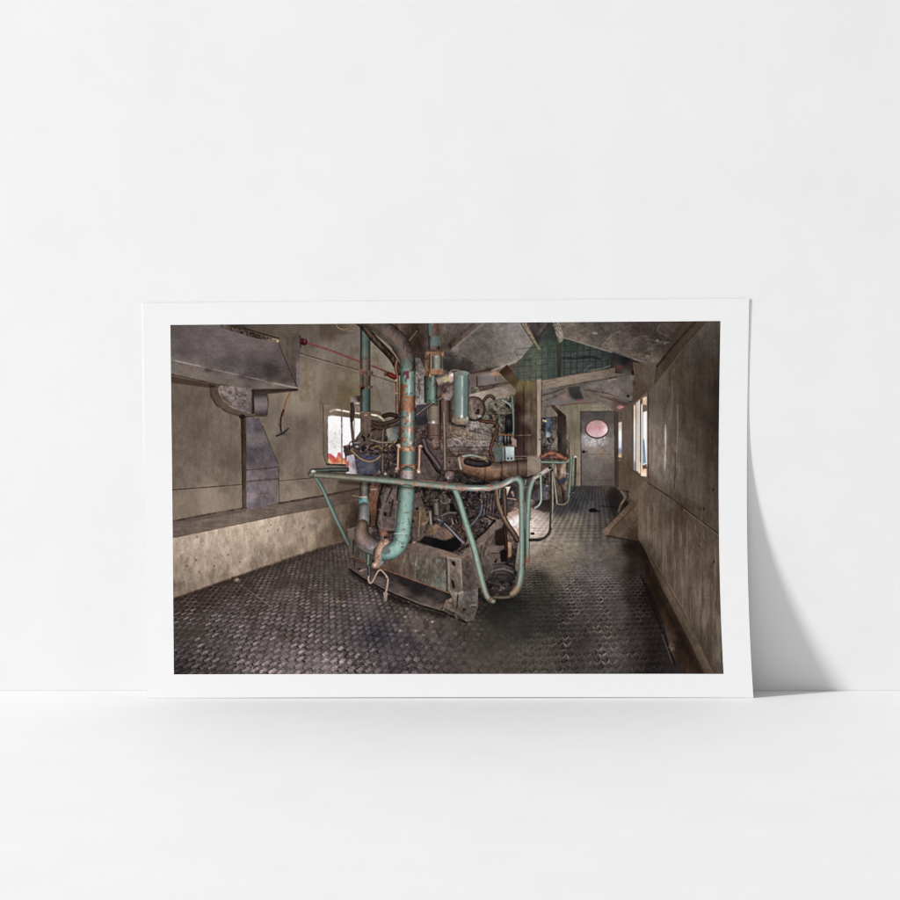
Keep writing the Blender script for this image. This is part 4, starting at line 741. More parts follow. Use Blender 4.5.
# ---- valve gear and covers, upper right of the engine
reg([(448, 428), (470, 428), (492, 438), (494, 452), (470, 456), (452, 452), (447, 445)], [(455, 434, (100, 86, 74)), (470, 436, (124, 114, 102)), (456, 442, (118, 108, 104)), (480, 444, (128, 120, 116)), (490, 446, (112, 104, 100)), (465, 452, (90, 80, 76)), (485, 453, (80, 70, 68))], feather=.4, tex=[(fbm(2.4, 2, 121), .25), (vnoise(.8, .8, 122), .12)])
for P, c, a in (([(452, 438), (458, 440), (462, 444)], (196, 184, 174), .7), ([(454, 435.5), (461, 438), (464, 436)], (170, 156, 140), .6), ([(466, 440), (480, 442), (492, 441)], (176, 166, 158), .6), ([(470, 435), (480, 438), (490, 437)], (150, 140, 128), .6), ([(450, 447), (470, 447.5), (492, 447)], (58, 50, 48), .7), ([(452, 444), (470, 445.5), (492, 444.5)], (154, 146, 142), .5), ([(450, 451.5), (472, 451), (492, 450.5)], (64, 54, 50), .7), ([(448, 456.5), (476, 455), (492, 456)], (46, 38, 36), .7), ([(452, 453), (480, 453.6)], (120, 108, 104), .5)): line(P, .9, c, a, True)
for x in np.arange(466, 490, 3.2): line([(x, 436), (x + .4, 440)], .8, (84, 76, 68), .5)
reg([(468, 424), (476, 417), (486, 420), (492, 424), (494, 430), (490, 434), (476, 434), (468, 432)], [(472, 426, (128, 118, 118)), (476, 422, (140, 130, 128)), (484, 428, (124, 118, 112)), (490, 428, (100, 92, 86)), (478, 432, (98, 90, 86))], feather=.3, tex=[(fbm(1.8, 1.8, 123), .3)])
for P in ([(474, 422), (476, 430)], [(480, 424), (484, 432)], [(486, 426), (491, 430)], [(470, 430), (478, 432)]): line(P, .9, (60, 52, 52), .6)
soft(475.5, 426, 1.2, 1.2, (196, 188, 184), .7); soft(482, 431, 1.6, .8, (190, 184, 178), .6); soft(487, 431.6, 1.2, .7, (60, 54, 52), .7)
# drum pulley
disc(474, 409, 11.5, 12.5, (104, 88, 80), rim=.5); reg(ell(475, 409.5, 8, 10), [(472, 404, (112, 96, 88)), (478, 410, (96, 84, 80)), (473, 415, (116, 106, 96))], tex=[(fbm(2, 2, 124), .2)])
line(ell(474.3, 409, 11, 12.2, 0, 20, -2.0, 1.2), 1.3, (56, 44, 40), .8, True); line([(471, 400), (472.6, 412), (473, 416)], 1.4, (150, 134, 116), .6, True); disc(478, 411, 1.6, 2, (46, 40, 40)); soft(479.6, 416.2, 2.2, 1.1, (178, 196, 206), .85); disc(477, 413, 2.4, 1.4, (62, 56, 54))
# rusty hose loop at right
tube([(480, 420.5), (488, 422), (494, 422.5), (497, 425), (496.5, 431), (494, 438), (491, 447), (491, 453), (493.5, 461)], [1.7][0], (96, 68, 54), rust=[((70, 50, 44), .2, 2)])
tube([(499, 433), (504, 435), (512, 435)], .9, (150, 92, 56)); disc(501, 439, 2.2, 3, (84, 96, 120)); 
for x in (504, 507, 510): tube([(x, 436), (x, 444)], .8, (44, 40, 44)); soft(x + 1, 438, .6, .8, (150, 110, 90), .6)
reg([(493, 442), (502, 441), (503, 446), (494, 447)], (78, 76, 72), tex=[(fbm(1.2, 1.2, 4), .4)]); reg([(512, 437), (516.5, 440), (516.5, 447), (512, 445)], (134, 116, 104), tex=DU)
# control box, grey-blue
reg([(494, 447.5), (505, 447.2), (505, 461), (495, 462)], [(498, 452, (82, 94, 90)), (503, 458, (88, 96, 92))], tex=DU); reg([(505.3, 446.6), (514.2, 446.6), (514.2, 464), (505.6, 460.5)], [(508, 449, (160, 184, 186)), (512, 452, (176, 196, 198)), (508, 458, (142, 164, 166)), (512, 462, (128, 150, 152))], tex=DU)
line([(503.2, 447.5), (503.4, 461)], .8, (170, 190, 184), .6); line([(494, 446.8), (514, 446)], 1.2, (104, 88, 80), .8); disc(508, 458.4, .9, 1.1, (86, 66, 74)); disc(511.4, 458.2, .9, 1.1, (86, 66, 74)); line([(505.2, 447), (505.4, 461)], .8, (60, 60, 58), .6)
# exhaust manifold, lagged and rusty
MAN = [(-1, .42), (-.7, .66), (-.2, .92), (.25, 1.16), (.6, 1.0), (1, .5)]
tube([(526, 469), (520, 469.4), (512, 470.4), (498, 471.4), (486, 471.6), (476, 468.5), (468, 466.6), (461.5, 463.4)][::-1], 9.4, [(0, (128, 94, 74)), (.2, (122, 92, 74)), (.45, (126, 98, 80)), (.75, (100, 84, 74)), (1, (92, 78, 68))], prof=MAN, dirt=.14)
for x, y, rx, ry, c, al in ((474, 471, 9, 3.6, (152, 110, 84), .8), (484, 473, 4, 6, (150, 114, 94), .7), (496, 475, 4, 4, (150, 114, 88), .8), (506, 475.6, 4, 3.4, (140, 108, 84), .6), (516, 474, 6, 4, (104, 86, 74), .5), (494, 465, 9, 3, (80, 68, 64), .8), (510, 464, 8, 3, (84, 70, 62), .6), (471, 477, 5, 1.6, (84, 72, 66), .6), (500, 479.5, 12, 2, (56, 48, 44), .7), (524, 470, 3, 5, (96, 78, 66), .5), (514, 468, 2, 5, (112, 92, 78), .5), (467, 464, 3, 2, (146, 108, 84), .6)): soft(x, y, rx, ry, c, al, fbm(3, 3, 125))
line([(463, 460), (466, 462), (470, 461.6)], 1.2, (120, 98, 84), .7, True)
tube([(467, 461.6), (474, 463.4), (481, 464), (488, 463)], 3.4, (62, 55, 54), dirt=.2); line([(464, 474), (470, 478.6), (478, 480.6)], 2.2, (46, 39, 36), .8, True)
for x in (484.5, 501, 517): shade([(x, 460), (x + .8, 471), (x, 481)], 1.6, .7)
tube([(463, 456.4), (470, 455.3), (478, 456.6), (483, 458.4), (487, 461)], 1.7, [(0, (138, 152, 144)), (.5, (128, 144, 130)), (.7, (140, 124, 106)), (1, (128, 110, 94))], rust=[((140, 106, 84), .4, 2)]); tube([(459, 458), (459.6, 463), (461, 469)], 1.3, (150, 160, 156)); disc(485, 458.5, 2.6, 2.2, (138, 120, 102))
line([(470, 479), (476, 481.6), (480, 480)], 1.0, (150, 138, 126), .5, True); soft(462, 476, 5, 4, (34, 30, 30), .7, fbm(2, 2, 5)); soft(478, 483, 10, 1.6, (34, 29, 28), .7); soft(457, 478, 4, 5, (50, 48, 44), .6, fbm(1.5, 1.5, 6))
reg([(527, 457), (540, 456.5), (540, 472), (527, 477)], [(530, 460, (132, 118, 106)), (536, 470, (140, 126, 112)), (529, 474, (112, 98, 88))], tex=DU); line([(515, 456.4), (537, 456)], 1.0, (132, 118, 106), .6); line([(527, 458), (527, 476)], .8, (70, 58, 50), .7)
gain(440, 505, 46, 34, .88); gain(480, 500, 30, 20, .9)
# cylinder heads: plain plates behind the tall pipe
reg([(413, 448), (440, 446), (445, 470), (440, 482), (415, 482)], [(420, 460, (80, 70, 68)), (430, 470, (92, 82, 80)), (440, 475, (76, 68, 66)), (425, 480, (96, 84, 80))], feather=1, alpha=.7, tex=[(fbm(2.4, 2.4, 127), .16)])
reg([(446, 456), (456, 456), (458, 470), (447, 470)], [(450, 462, (98, 86, 80)), (455, 468, (78, 66, 62))], tex=[(fbm(2, 2, 128), .2)]); line([(446, 456.6), (458, 456.6)], 1.0, (40, 33, 31), .8); disc(449.5, 462, 1, 1, (60, 52, 50)); disc(450, 476, 5.4, 5, (108, 94, 90)); soft(448, 478, 1, 1.5, (200, 196, 194), .7); soft(445, 480, 2, 1.4, (40, 34, 34), .7)
tube([(423.5, 440), (427, 450), (433, 458), (438, 465), (440, 469)], 2.6, (84, 74, 74), hl=(-.2, .3, .35, (140, 130, 130))); tube([(420, 445), (430, 460), (437, 471), (440, 473)], .9, (40, 34, 33)); line([(440, 469), (440, 476), (436, 481)], 1.6, (44, 38, 36), .8, True)
# upright pipes left of the filter
reg([(427, 406), (440, 407), (441, 426), (428, 426)], [(430, 410, (134, 122, 108)), (436, 415, (122, 112, 102)), (438, 424, (100, 90, 82))], tex=[(fbm(2.2, 2.2, 129), .14)]); tube([(434, 406), (434.4, 424)], 6.4, (122, 112, 100), prof=[(-1, .6), (-.3, 1.0), (.3, 1.02), (1, .6)], curve=False); soft(433.5, 422.3, 1.4, 1.2, (255, 252, 248), .95); line([(426, 422.6), (432, 422.4)], 1.0, (170, 162, 150), .5)
tube([(434, 424), (434.6, 439)], 7.0, (110, 88, 82), prof=[(-1, .5), (-.4, .95), (.2, 1.05), (1, .55)], curve=False, dirt=.14); line([(427, 435.5), (441, 435.5)], 1.0, (62, 50, 48), .7); line([(427, 438.6), (441, 438)], 1.0, (66, 52, 48), .8); disc(436, 444, 5, 6, (114, 94, 84)); soft(426, 432, 1, 5, (110, 30, 40), .4)
tube([(445, 400), (445.4, 423)], 5.4, (108, 92, 82), prof=[(-1, .4), (-.5, .85), (0, 1.0), (.5, .7), (1, .4)], curve=False); line([(440, 401), (440.4, 424)], 1.6, (40, 31, 29), .8); line([(451.5, 402), (451.8, 424)], 1.6, (66, 46, 38), .7)
tube([(444, 412), (444.6, 440), (445, 470)], 1.7, (124, 108, 96), curve=False)
reg([(412, 358), (420, 358), (426, 372), (426, 405), (414, 408)], [(418, 362, (92, 87, 84)), (420, 380, (118, 112, 106)), (421, 400, (136, 132, 126)), (418, 395, (112, 108, 104))], tex=[(fbm(3, 3, 130), .25)]); line([(417, 375), (419, 380), (418, 388)], 1.2, (48, 46, 46), .8, True); line([(420, 386), (419, 398)], 1.0, (60, 58, 58), .7); line([(416, 384), (425, 384.6)], .8, (60, 56, 54), .7)
reg([(416, 405), (426, 404), (428, 424), (417, 426)], [(420, 412, (72, 68, 70)), (423, 420, (50, 48, 52))], feather=.4)
tube([(416.5, 415), (424, 409), (434, 402), (444, 396.5)], 1.6, (92, 80, 76), curve=False, hl=(-.2, .4, .3, (150, 140, 140)))
# middle tall pipe with its sleeve coupling, above
GRUST = [((112, 78, 62), .30, 3), ((92, 70, 60), .22, 2)]
tube([(432.5, 318), (433.4, 330), (434.2, 350)], 5.4, (80, 112, 104), rust=[((96, 78, 70), -.05, 5), ((108, 78, 64), .2, 2)], curve=False, hl=(-.5, .25, .3, (140, 168, 158)), seed=3)
tint([(432, 318), (439, 318), (440, 337), (432, 336)], (96, 76, 66), .75, 1, fbm(3, 3, 131)); tint([(431, 336), (440, 336), (440, 346), (431, 346)], (84, 118, 116), .7, .8); line([(429, 322), (429.4, 335)], 1.4, (62, 132, 118), .7)
tube([(430.6, 376), (430.8, 403)], 6.6, [(0, (74, 96, 84)), (.6, (84, 116, 106)), (1, (74, 130, 116))], prof=[(-1, .42), (-.4, .85), (.3, 1.15), (1, .5)], curve=False, hl=(.4, .25, .45, (170, 190, 180)), rust=[((86, 76, 66), .3, 3)], seed=4)
reg([(425, 352), (443, 352), (443, 374), (425, 374)], [(428, 360, (104, 84, 68)), (436, 358, (124, 126, 112)), (438, 366, (104, 112, 96)), (442, 362, (100, 84, 70)), (434, 373, (150, 104, 72))], tex=[(fbm(2, 2, 132), .15)])
tube([(437, 354), (437, 371)], 5, (118, 122, 106), prof=[(-1, .5), (-.2, 1.15), (.4, 1.0), (1, .45)], curve=False); reg([(427, 351.5), (444, 352), (444, 356), (427, 355.5)], [(430, 353, (130, 100, 78)), (440, 354, (120, 94, 76))], tex=[(fbm(1.2, 1.2, 133), .2)]); reg([(430, 369), (443, 369), (442.6, 374.5), (430, 374)], [(432, 371, (160, 112, 78)), (440, 372, (150, 106, 74))], tex=[(fbm(1.4, 1.4, 134), .2)])
tube([(431.3, 352), (431.3, 375)], .9, (150, 124, 100), curve=False); line([(429.4, 354), (429, 373)], 1.6, (64, 48, 40), .8); disc(442.8, 355, 1.7, 2, (150, 118, 92)); disc(430.5, 376, 1.8, 2.2, (156, 126, 104)); disc(426.3, 357, 1.5, 3, (104, 78, 60)); disc(427, 374, 2, 3, (110, 82, 64)); soft(436.5, 356.5, 1.4, 1, (180, 184, 170), .7)
# plug with yellow tag, elbow, oil-filter canister
tube([(437, 382), (445, 379), (449, 377)], 5.0, (146, 130, 118), prof=[(-1, .55), (-.3, 1.0), (.3, 1.05), (1, .55)], curve=False); disc(451.5, 378, 3.6, 5.6, (196, 172, 160), .2); disc(452.5, 376, 2, 2.6, (222, 202, 190)); soft(452, 384, 2, 1.2, (110, 84, 76), .6)
reg([(442.5, 377.5), (448, 376), (449, 381), (444, 382.8)], (164, 164, 100), tex=[(fbm(1, 1, 135), .15)]); line([(448.6, 374), (452, 370.5), (458, 370), (460, 371)], 1.4, (156, 140, 132), .7, True)
reg([(441, 386), (453, 386), (454, 392), (450, 400), (445, 401), (441, 394)], [(443, 390, (70, 58, 56)), (450, 390, (112, 96, 92)), (448, 397, (132, 122, 122)), (452, 394, (120, 106, 104))], feather=.4, tex=[(fbm(1.6, 1.6, 136), .2)]); soft(444, 396, 1.8, 1.2, (190, 112, 66), .85)
tube([(461.4, 372.5), (461.2, 421)], 7.9, [(0, (118, 142, 132)), (.3, (112, 140, 130)), (.8, (112, 138, 128)), (1, (128, 128, 112))], prof=[(-1, .62), (-.6, .85), (-.15, 1.0), (.1, 1.05), (.3, .86), (.7, .82), (1, .52)], curve=False, dirt=.05, hl=(.12, .10, .75, (206, 222, 212)))
reg(ell(461.5, 373.2, 7.4, 2.6), [(458, 372, (112, 112, 104)), (465, 373, (110, 132, 122))]); reg([(453, 417), (469, 418.5), (468.5, 422), (464, 424.4), (456, 424), (452, 421)], [(455, 420, (122, 104, 88)), (462, 421, (146, 132, 110)), (467, 420, (132, 138, 120))], feather=.4, alpha=.85, tex=[(fbm(1.2, 2, 137), .25)]); soft(461.6, 416.4, 1.2, 1.6, (250, 252, 248), .85); soft(467.4, 418, .8, 1.2, (230, 240, 236), .7); soft(455, 415, 1.4, .8, (150, 84, 66), .6); soft(459, 426, 7, 1.4, (34, 29, 26), .75); line([(453.8, 374), (453.6, 420)], .8, (86, 74, 66), .6); soft(457, 378, 1, 2, (120, 90, 70), .6)
reg([(447, 425), (458, 427), (470, 433), (466, 436), (452, 433)], [(452, 428, (112, 94, 80)), (462, 432, (128, 114, 98))], feather=.5, tex=[(fbm(2, 2, 138), .2)])
# ---- left side of the engine: cables, canister, hoses
reg([(346.5, 456), (354, 454), (357, 474), (346, 474)], [(349, 460, (176, 170, 176)), (350, 470, (186, 182, 186)), (355, 466, (120, 114, 118))], tex=[(fbm(2, 3, 140), .06)]); reg([(346.2, 462), (349, 460.5), (348.8, 468), (346.2, 468)], [(347, 464, (206, 70, 58)), (348, 467, (196, 84, 66))], feather=.3, tex=[(fbm(.9, .9, 141), .25)])
line([(347, 471), (352, 472)], .7, (170, 110, 104), .5)
reg([(358, 462), (362, 454), (378, 455), (382, 466), (376, 474), (359, 474)], [(362, 468, (80, 80, 88)), (370, 468, (86, 84, 90)), (378, 466, (62, 60, 68)), (366, 458, (62, 70, 100)), (370, 472, (70, 72, 82))], feather=.6, tex=[(fbm(3, 3, 142), .12)]); soft(367, 457, 4, 2.2, (58, 72, 112), .6, fbm(1.5, 1.5, 4))
reg([(343, 451), (347, 448), (352, 447), (358, 451), (350, 455.5), (346, 454)], [(346, 451, (72, 60, 56)), (353, 451, (84, 70, 64))], feather=.3); line([(349.6, 449), (349.4, 444), (352, 441.5), (354, 444)], 1.3, (44, 38, 36), .9, True); soft(351, 444.6, 1.2, 1, (240, 240, 240), .8); soft(347.2, 446.4, 1, .8, (236, 90, 70), .8); soft(362, 451, 1.8, .9, (246, 122, 100), .9); soft(352.4, 449, .9, .7, (240, 140, 120), .7); soft(357, 446.6, 1.6, .8, (236, 238, 240), .8)
line([(354, 443), (363, 442)], 1.2, (190, 188, 186), .5)
tube([(351, 450), (356, 455), (362, 459.5), (370, 461.6), (377, 459), (384, 452), (392, 444.5)], 1.4, (132, 112, 92)); tube([(372, 440.5), (384, 443), (394, 440), (398, 436)], 1.3, (112, 100, 92)); tube([(383, 428), (382.6, 445), (382.4, 472)], 1.7, (98, 86, 80), curve=False)
reg([(386, 428), (398, 428), (397, 441), (388, 441)], [(388, 434, (134, 128, 118)), (394, 436, (112, 116, 112)), (397, 432, (84, 92, 90))], feather=.4, tex=[(fbm(2, 4, 143), .12)])
tube([(372, 422), (380, 424), (390, 422), (399, 419)], 1.8, (74, 62, 52)); tube([(384, 416), (390, 414.5), (396, 416)], 2.2, (60, 48, 40)); tube([(386, 427), (394, 424.5), (400, 421)], 1.4, (84, 74, 64)); line([(382.4, 422), (385, 428), (385, 440)], 1.2, (58, 48, 42), .8, True)
tube([(388, 441), (385, 450), (390, 446), (396, 441)], 1.0, (150, 124, 88)); tube([(373, 448), (378, 446), (382, 449)], 1.5, (110, 92, 70)); disc(372, 436, 3, 2.6, (104, 92, 80)); disc(370, 445, 2.6, 2.2, (120, 106, 86)); tube([(398.3, 448), (398.2, 470)], 1.2, (166, 128, 94), curve=False); disc(398, 469, 1.7, 1.6, (170, 140, 110)); disc(385.5, 474, 1.8, 1.6, (150, 138, 124))
soft(392, 462, 5, 8, (58, 50, 48), .45, fbm(2, 2, 144)); soft(405, 458, 3, 10, (46, 40, 38), .5)
# far upright pipe against the window
tube([(365.3, 322), (365.3, 418)], 5.1, [(0, (72, 76, 68)), (.12, (76, 96, 86)), (.28, (86, 104, 94)), (.42, (108, 96, 86)), (.6, (100, 86, 76)), (.72, (76, 96, 88)), (1, (80, 102, 92))], prof=[(-1, .5), (-.5, .85), (0, 1.02), (.5, .85), (1, .5)], curve=False, hl=(-.3, .2, .3, (140, 150, 140)), rust=[((92, 80, 70), .3, 4)], seed=8)
reg([(358.6, 369), (373, 371), (373, 376), (359, 374)], [(361, 372, (116, 84, 70)), (370, 374, (92, 82, 74))], tex=[(fbm(1.4, 1.4, 145), .2)]); reg([(359, 385), (373, 386), (372, 389), (359, 388)], [(361, 386, (112, 74, 54)), (370, 387, (84, 74, 66))], tex=[(fbm(1.4, 1.4, 146), .25)])
line([(363.6, 372), (363.4, 388)], .9, (50, 40, 36), .8); tube([(361, 374), (361, 386)], 1.0, (110, 92, 80), curve=False); disc(362.6, 387.4, 2, 2.2, (84, 52, 38)); soft(362.5, 387.8, 1, 1, (26, 20, 18), .9); soft(372, 373, 1.2, 2, (70, 62, 56), .6)
reg([(350, 397), (360, 395.5), (360, 412), (352, 412)], [(354, 400, (128, 116, 112)), (359, 398, (52, 44, 46)), (356, 408, (120, 106, 94))], feather=.5, tex=[(fbm(2, 2, 147), .15)]); soft(357.6, 403.2, 2, .8, (228, 220, 212), .85); tube([(352, 404), (353, 412), (352, 420)], 1.7, (70, 60, 54))
reg([(360.4, 411), (371, 412), (371, 445), (360.4, 445)], [(363, 418, (96, 80, 74)), (368, 425, (100, 88, 78)), (364, 435, (92, 82, 74)), (369, 440, (84, 72, 66))], tex=[(fbm(2.4, 4, 148), .16)]); soft(366, 415, 1.4, .9, (206, 180, 150), .8); line([(361, 412.4), (370, 413)], 1.0, (150, 120, 104), .7); clutter([(360, 436), (386, 428), (390, 455), (362, 455)], 46, PAL, 1.5, 5, 12)
reg([(372, 431), (378, 430), (381, 436), (374, 440)], (84, 70, 66), feather=.4)
tube([(372, 426), (380, 428.5), (388, 427)], 1.5, (72, 62, 54)); tube([(371, 440), (382, 442.5), (392, 442)], 1.1, (130, 118, 106))
# elbow pipe overhead and the tall pipe in front
tube([(354, 318), (364, 326.5), (374, 339), (384, 349), (393, 359), (400, 372)], 3.4, (76, 66, 54), dirt=.22, rust=[((52, 44, 36), .1, 3)])
tube([(397, 360), (395.6, 368), (397.4, 376), (396.8, 384)], 1.4, (130, 90, 70)); tube([(397.2, 379), (397.3, 392), (397.2, 414)], 1.7, (124, 92, 74), curve=False, rust=[((150, 104, 74), .2, 3)]); disc(397, 393.6, 2.6, 1.3, (150, 118, 92)); disc(396.4, 380.6, 1.6, 1.4, (176, 148, 120))
TUBEP = [(-1, .40), (-.8, .62), (-.4, .92), (-.05, 1.06), (.15, 1.14), (.4, 1.0), (.75, .74), (1, .46)]
TURQ = [((150, 98, 66), .02, 5), ((118, 80, 60), .25, 3), ((176, 112, 72), .42, 2)]
tube([(360, 312, 9.4), (372, 321, 9.4), (384, 329, 9.4), (395, 338, 9.3), (402.5, 347, 8.8), (406.6, 357, 8.1), (407.8, 367, 7.7), (407.9, 374, 7.6)], 9.4, [(0, (92, 84, 78)), (.5, (98, 90, 86)), (.76, (96, 90, 86)), (.9, (94, 112, 104)), (1, (100, 140, 128))], prof=[(-1, .60), (-.6, .92), (-.1, 1.04), (.35, .94), (.7, .72), (1, .5)], rust=[((84, 74, 68), .12, 7), ((112, 92, 84), .3, 5)], dirt=.12)
line([(366, 322.5), (380, 332), (392, 342), (399, 352)], 1.2, (60, 52, 46), .3, True); line([(373, 331), (384, 340), (393, 351), (397, 360)], 1.4, (120, 116, 106), .35, True)
tint([(397, 350), (416, 350), (416, 364), (399, 364)], (104, 78, 74), .35, 3, fbm(3, 3, 150)); soft(387, 343, 3, 2, (140, 98, 78), .4)
tube([(407.9, 371), (407.7, 410), (407.2, 447)], 7.6, [(0, (104, 150, 136)), (.2, (106, 152, 140)), (.5, (110, 140, 128)), (.8, (112, 150, 140)), (1, (116, 150, 140))], prof=TUBEP, curve=False, rust=[((110, 66, 66), .55, 2.4)], hl=(.18, .10, .5, (220, 234, 228)), seed=21)
w = swept([(407.9, 371), (407.2, 447)], 7.6, False)                       # bare rusty stretches of the tall pipe
sl, X, Y, m, T, S = w
shp = np.interp(T, [q[0] for q in TUBEP], [q[1] for q in TUBEP])
def onpipe(k, col, d=.12):
    comp(sl, m * np.clip(k, 0, 1), np.asarray(col, np.float32) * (shp * (1 + d * fbm(1.8, 2.6, 151)[sl]))[..., None])
nA = fbm(4, 6, 152)[sl]; nB = fbm(2, 3, 153)[sl]
onpipe(((X - (405.6 + nA * 3.4 + (Y > 396) * 20)) * -1.2 + .2) * ((Y > 383.5 + nB * 2) & (Y < 399)), (156, 104, 68))
onpipe((nA * .5 + nB * .5 + 1.0 - np.abs(Y - 406) / 10.5) * 3 * (Y > 396), (150, 104, 78))
onpipe((nA * .7 + nB * .6 - .05 + .35 * (T < -.2)) * 4 * (Y > 400), (158, 100, 66))
onpipe((nB * .9 + nA * .4 - .15) * 4 * (Y > 426) * (T > -.6), (176, 128, 104))
onpipe((1 - np.abs(T) * 1.2 + nB * .9 - .5) * 3 * (Y > 366) * (Y < 379) * (np.abs(X - 406) < 3.2), (112, 62, 66))
CAN[sl] += ((np.array([238, 244, 240], np.float32) - CAN[sl]) * (m * np.exp(-((T - .28) / .12) ** 2) * np.clip((Y - 408) / 8, 0, 1) * np.clip((446 - Y) / 5, 0, 1) * np.clip(.55 + vnoise(2, 5, 154)[sl], 0, 1) * .8)[..., None])
for x, y, c in ((409.6, 386.5, (226, 132, 84)), (409, 381, (196, 120, 88)), (410.6, 443, (232, 206, 190)), (404, 420, (170, 104, 62))): soft(x, y, 1.4, 1.8, c, .8, fbm(1.4, 1.4, 6))
# its clamp: collars, tie rods, bare ring
tube([(408, 448), (407.8, 466)], 8.2, (104, 124, 112), prof=TUBEP, curve=False, hl=(.1, .3, .45, (196, 208, 198)), dirt=.06)
for y in np.arange(451, 464, 1.5): line([(400.5, y), (416, y)], .6, (74, 92, 84), .35)
def collar(y0, y1, c):
    tube([(408, y0), (408, y1)], 8.8, c, prof=[(-1, .5), (-.4, .95), (.1, 1.15), (.5, .95), (1, .5)], curve=False, rust=[((190, 168, 150), .45, 2), ((126, 82, 60), .2, 2)], dirt=.15)
collar(446.4, 451.2, (168, 120, 92)); collar(464.5, 469.6, (176, 104, 76)); line([(400, 446.6), (417, 446.6)], .9, (110, 84, 70), .8); line([(399, 469.8), (416, 470)], .9, (104, 72, 58), .8); line([(402, 466.8), (414, 466.4)], .9, (214, 206, 196), .5)
tube([(398.4, 446.5), (398, 460), (397.6, 470)], 1.25, (186, 142, 112), curve=False); tube([(419.6, 447), (419.3, 460), (418.9, 470)], 1.25, (196, 152, 128), curve=False)
for x, y in ((398.6, 445.6), (420.6, 446.6), (397.4, 469), (418.8, 470.6)): disc(x, y, 2.3, 2.0, (168, 132, 108))
disc(419, 472.2, 1.9, 1.7, (206, 178, 160)); disc(396.6, 471.6, 1.6, 1.8, (140, 104, 84)); disc(399.5, 447, 1.2, 1.2, (206, 170, 150))
tube([(407.6, 470.8), (407, 480)], 7.6, (152, 144, 136), prof=TUBEP, curve=False, rust=[((176, 150, 146), .1, 2.4), ((196, 108, 76), .5, 2)], hl=(.25, .2, .5, (226, 220, 216))); soft(413, 477.6, 1.3, 2.2, (196, 100, 68), .8); line([(401, 472), (415, 471.8)], .8, (84, 66, 58), .7)
# ---- base frame: skid, box section, plates
reg([(380, 546), (398, 549), (405, 545), (418, 543), (452, 552.5), (461, 556), (461, 560), (446, 558), (380, 552)], [(400, 548, (96, 84, 78)), (430, 550, (104, 92, 86)), (450, 555, (118, 100, 88))], tex=[(fbm(3, 2, 160), .12)])
reg([(350, 545), (376, 548), (398, 549), (447, 558), (448, 592), (400, 575), (372, 564), (352, 556)], [(355, 550, (80, 76, 68)), (372, 556, (84, 78, 70)), (395, 556, (96, 84, 74)), (405, 566, (94, 82, 72)), (420, 560, (98, 90, 83)), (432, 566, (100, 94, 88)), (440, 580, (98, 98, 91)), (425, 576, (84, 78, 71)), (390, 568, (88, 74, 64)), (442, 564, (92, 86, 80))], tex=[(fbm(3, 5, 161), .14), (vnoise(1.6, 6, 162), .10)])
for x, y in ((406, 557.5), (415.5, 562), (404, 561), (416, 566)): soft(x, y, 1.0, 3, (160, 176, 160), .65, fbm(1.2, 2, 163))
grime([(410, 556), (446, 560), (446, 588), (415, 578)], (140, 146, 136), .4, 2, 164, .25, .8, 4)
line([(352, 557), (380, 568.4), (400, 575.3), (448, 592.8)], 1.4, (140, 88, 64), .6); line([(352, 558.4), (380, 569.8), (400, 576.8), (448, 594.2), (455, 597)], 1.6, (30, 25, 24), .85)
reg([(349, 565), (352, 558), (380, 569), (400, 577), (448, 594), (453, 597.5), (441, 610), (420, 604), (387, 590.5), (360, 576)], [(355, 564, (74, 66, 63)), (362, 574, (84, 74, 69)), (385, 573, (50, 45, 45)), (380, 582, (86, 77, 74)), (405, 582, (44, 41, 42)), (420, 588, (40, 38, 39)), (400, 590, (84, 75, 71)), (430, 592, (52, 49, 49)), (440, 600, (62, 57, 56)), (425, 602, (88, 79, 75)), (440, 608, (92, 82, 76)), (450, 596, (50, 46, 45))], tex=[(fbm(5, 2.4, 165), .16), (vnoise(.8, .8, 3), .05)])
line([(349, 569), (360, 577), (387, 591.5), (420, 605.4), (441, 611.4)], 1.5, (25, 21, 20), .9); line([(362, 576.4), (387, 589.8), (420, 603.4), (440, 609.4)], .8, (150, 134, 124), .45); line([(353, 569.5), (362, 574.5)], 2, (128, 92, 76), .5)
soft(400, 599, 30, 2, (38, 33, 32), .0); shade([(352, 573), (387, 595), (420, 609), (444, 616)], 5, .55)
line([(441.5, 609), (452.5, 597.6)], 1.4, (30, 25, 24), .9); line([(443, 610), (449, 603.4)], 1.8, (168, 142, 122), .7)
# upright channel with slots, corner blocks
reg([(446.4, 556), (463, 558.6), (463, 594), (448, 590.5)], [(448, 565, (116, 106, 99)), (455, 575, (106, 97, 88)), (462, 570, (128, 114, 102)), (452, 588, (100, 90, 84))], tex=[(fbm(2.4, 3, 166), .14)])
line([(446.2, 557), (447, 591)], 1.2, (40, 33, 31), .85); line([(448.8, 560), (449.4, 589)], 1.6, (160, 150, 144), .6); line([(461, 560), (461.6, 588)], .9, (196, 182, 166), .5); line([(446.5, 557.4), (462, 559.6)], 1.2, (176, 164, 146), .6)
reg([(451, 561), (455, 561.4), (455.4, 566.5), (452.6, 565)], (42, 34, 32), feather=.3); reg([(451, 580), (453.5, 581), (455, 588), (453, 588.6)], (38, 32, 31), feather=.3); line([(450, 579), (455, 581)], 1, (70, 62, 58), .7)
reg([(463, 560), (475, 560), (478, 590), (464, 588)], [(466, 575, (84, 76, 74)), (474, 580, (78, 72, 72))], feather=.5, tex=[(fbm(2, 2, 167), .16)]); soft(464.8, 576, 1.1, 2, (176, 118, 62), .8); line([(463.4, 562), (463.8, 590)], 1.4, (120, 94, 78), .6)
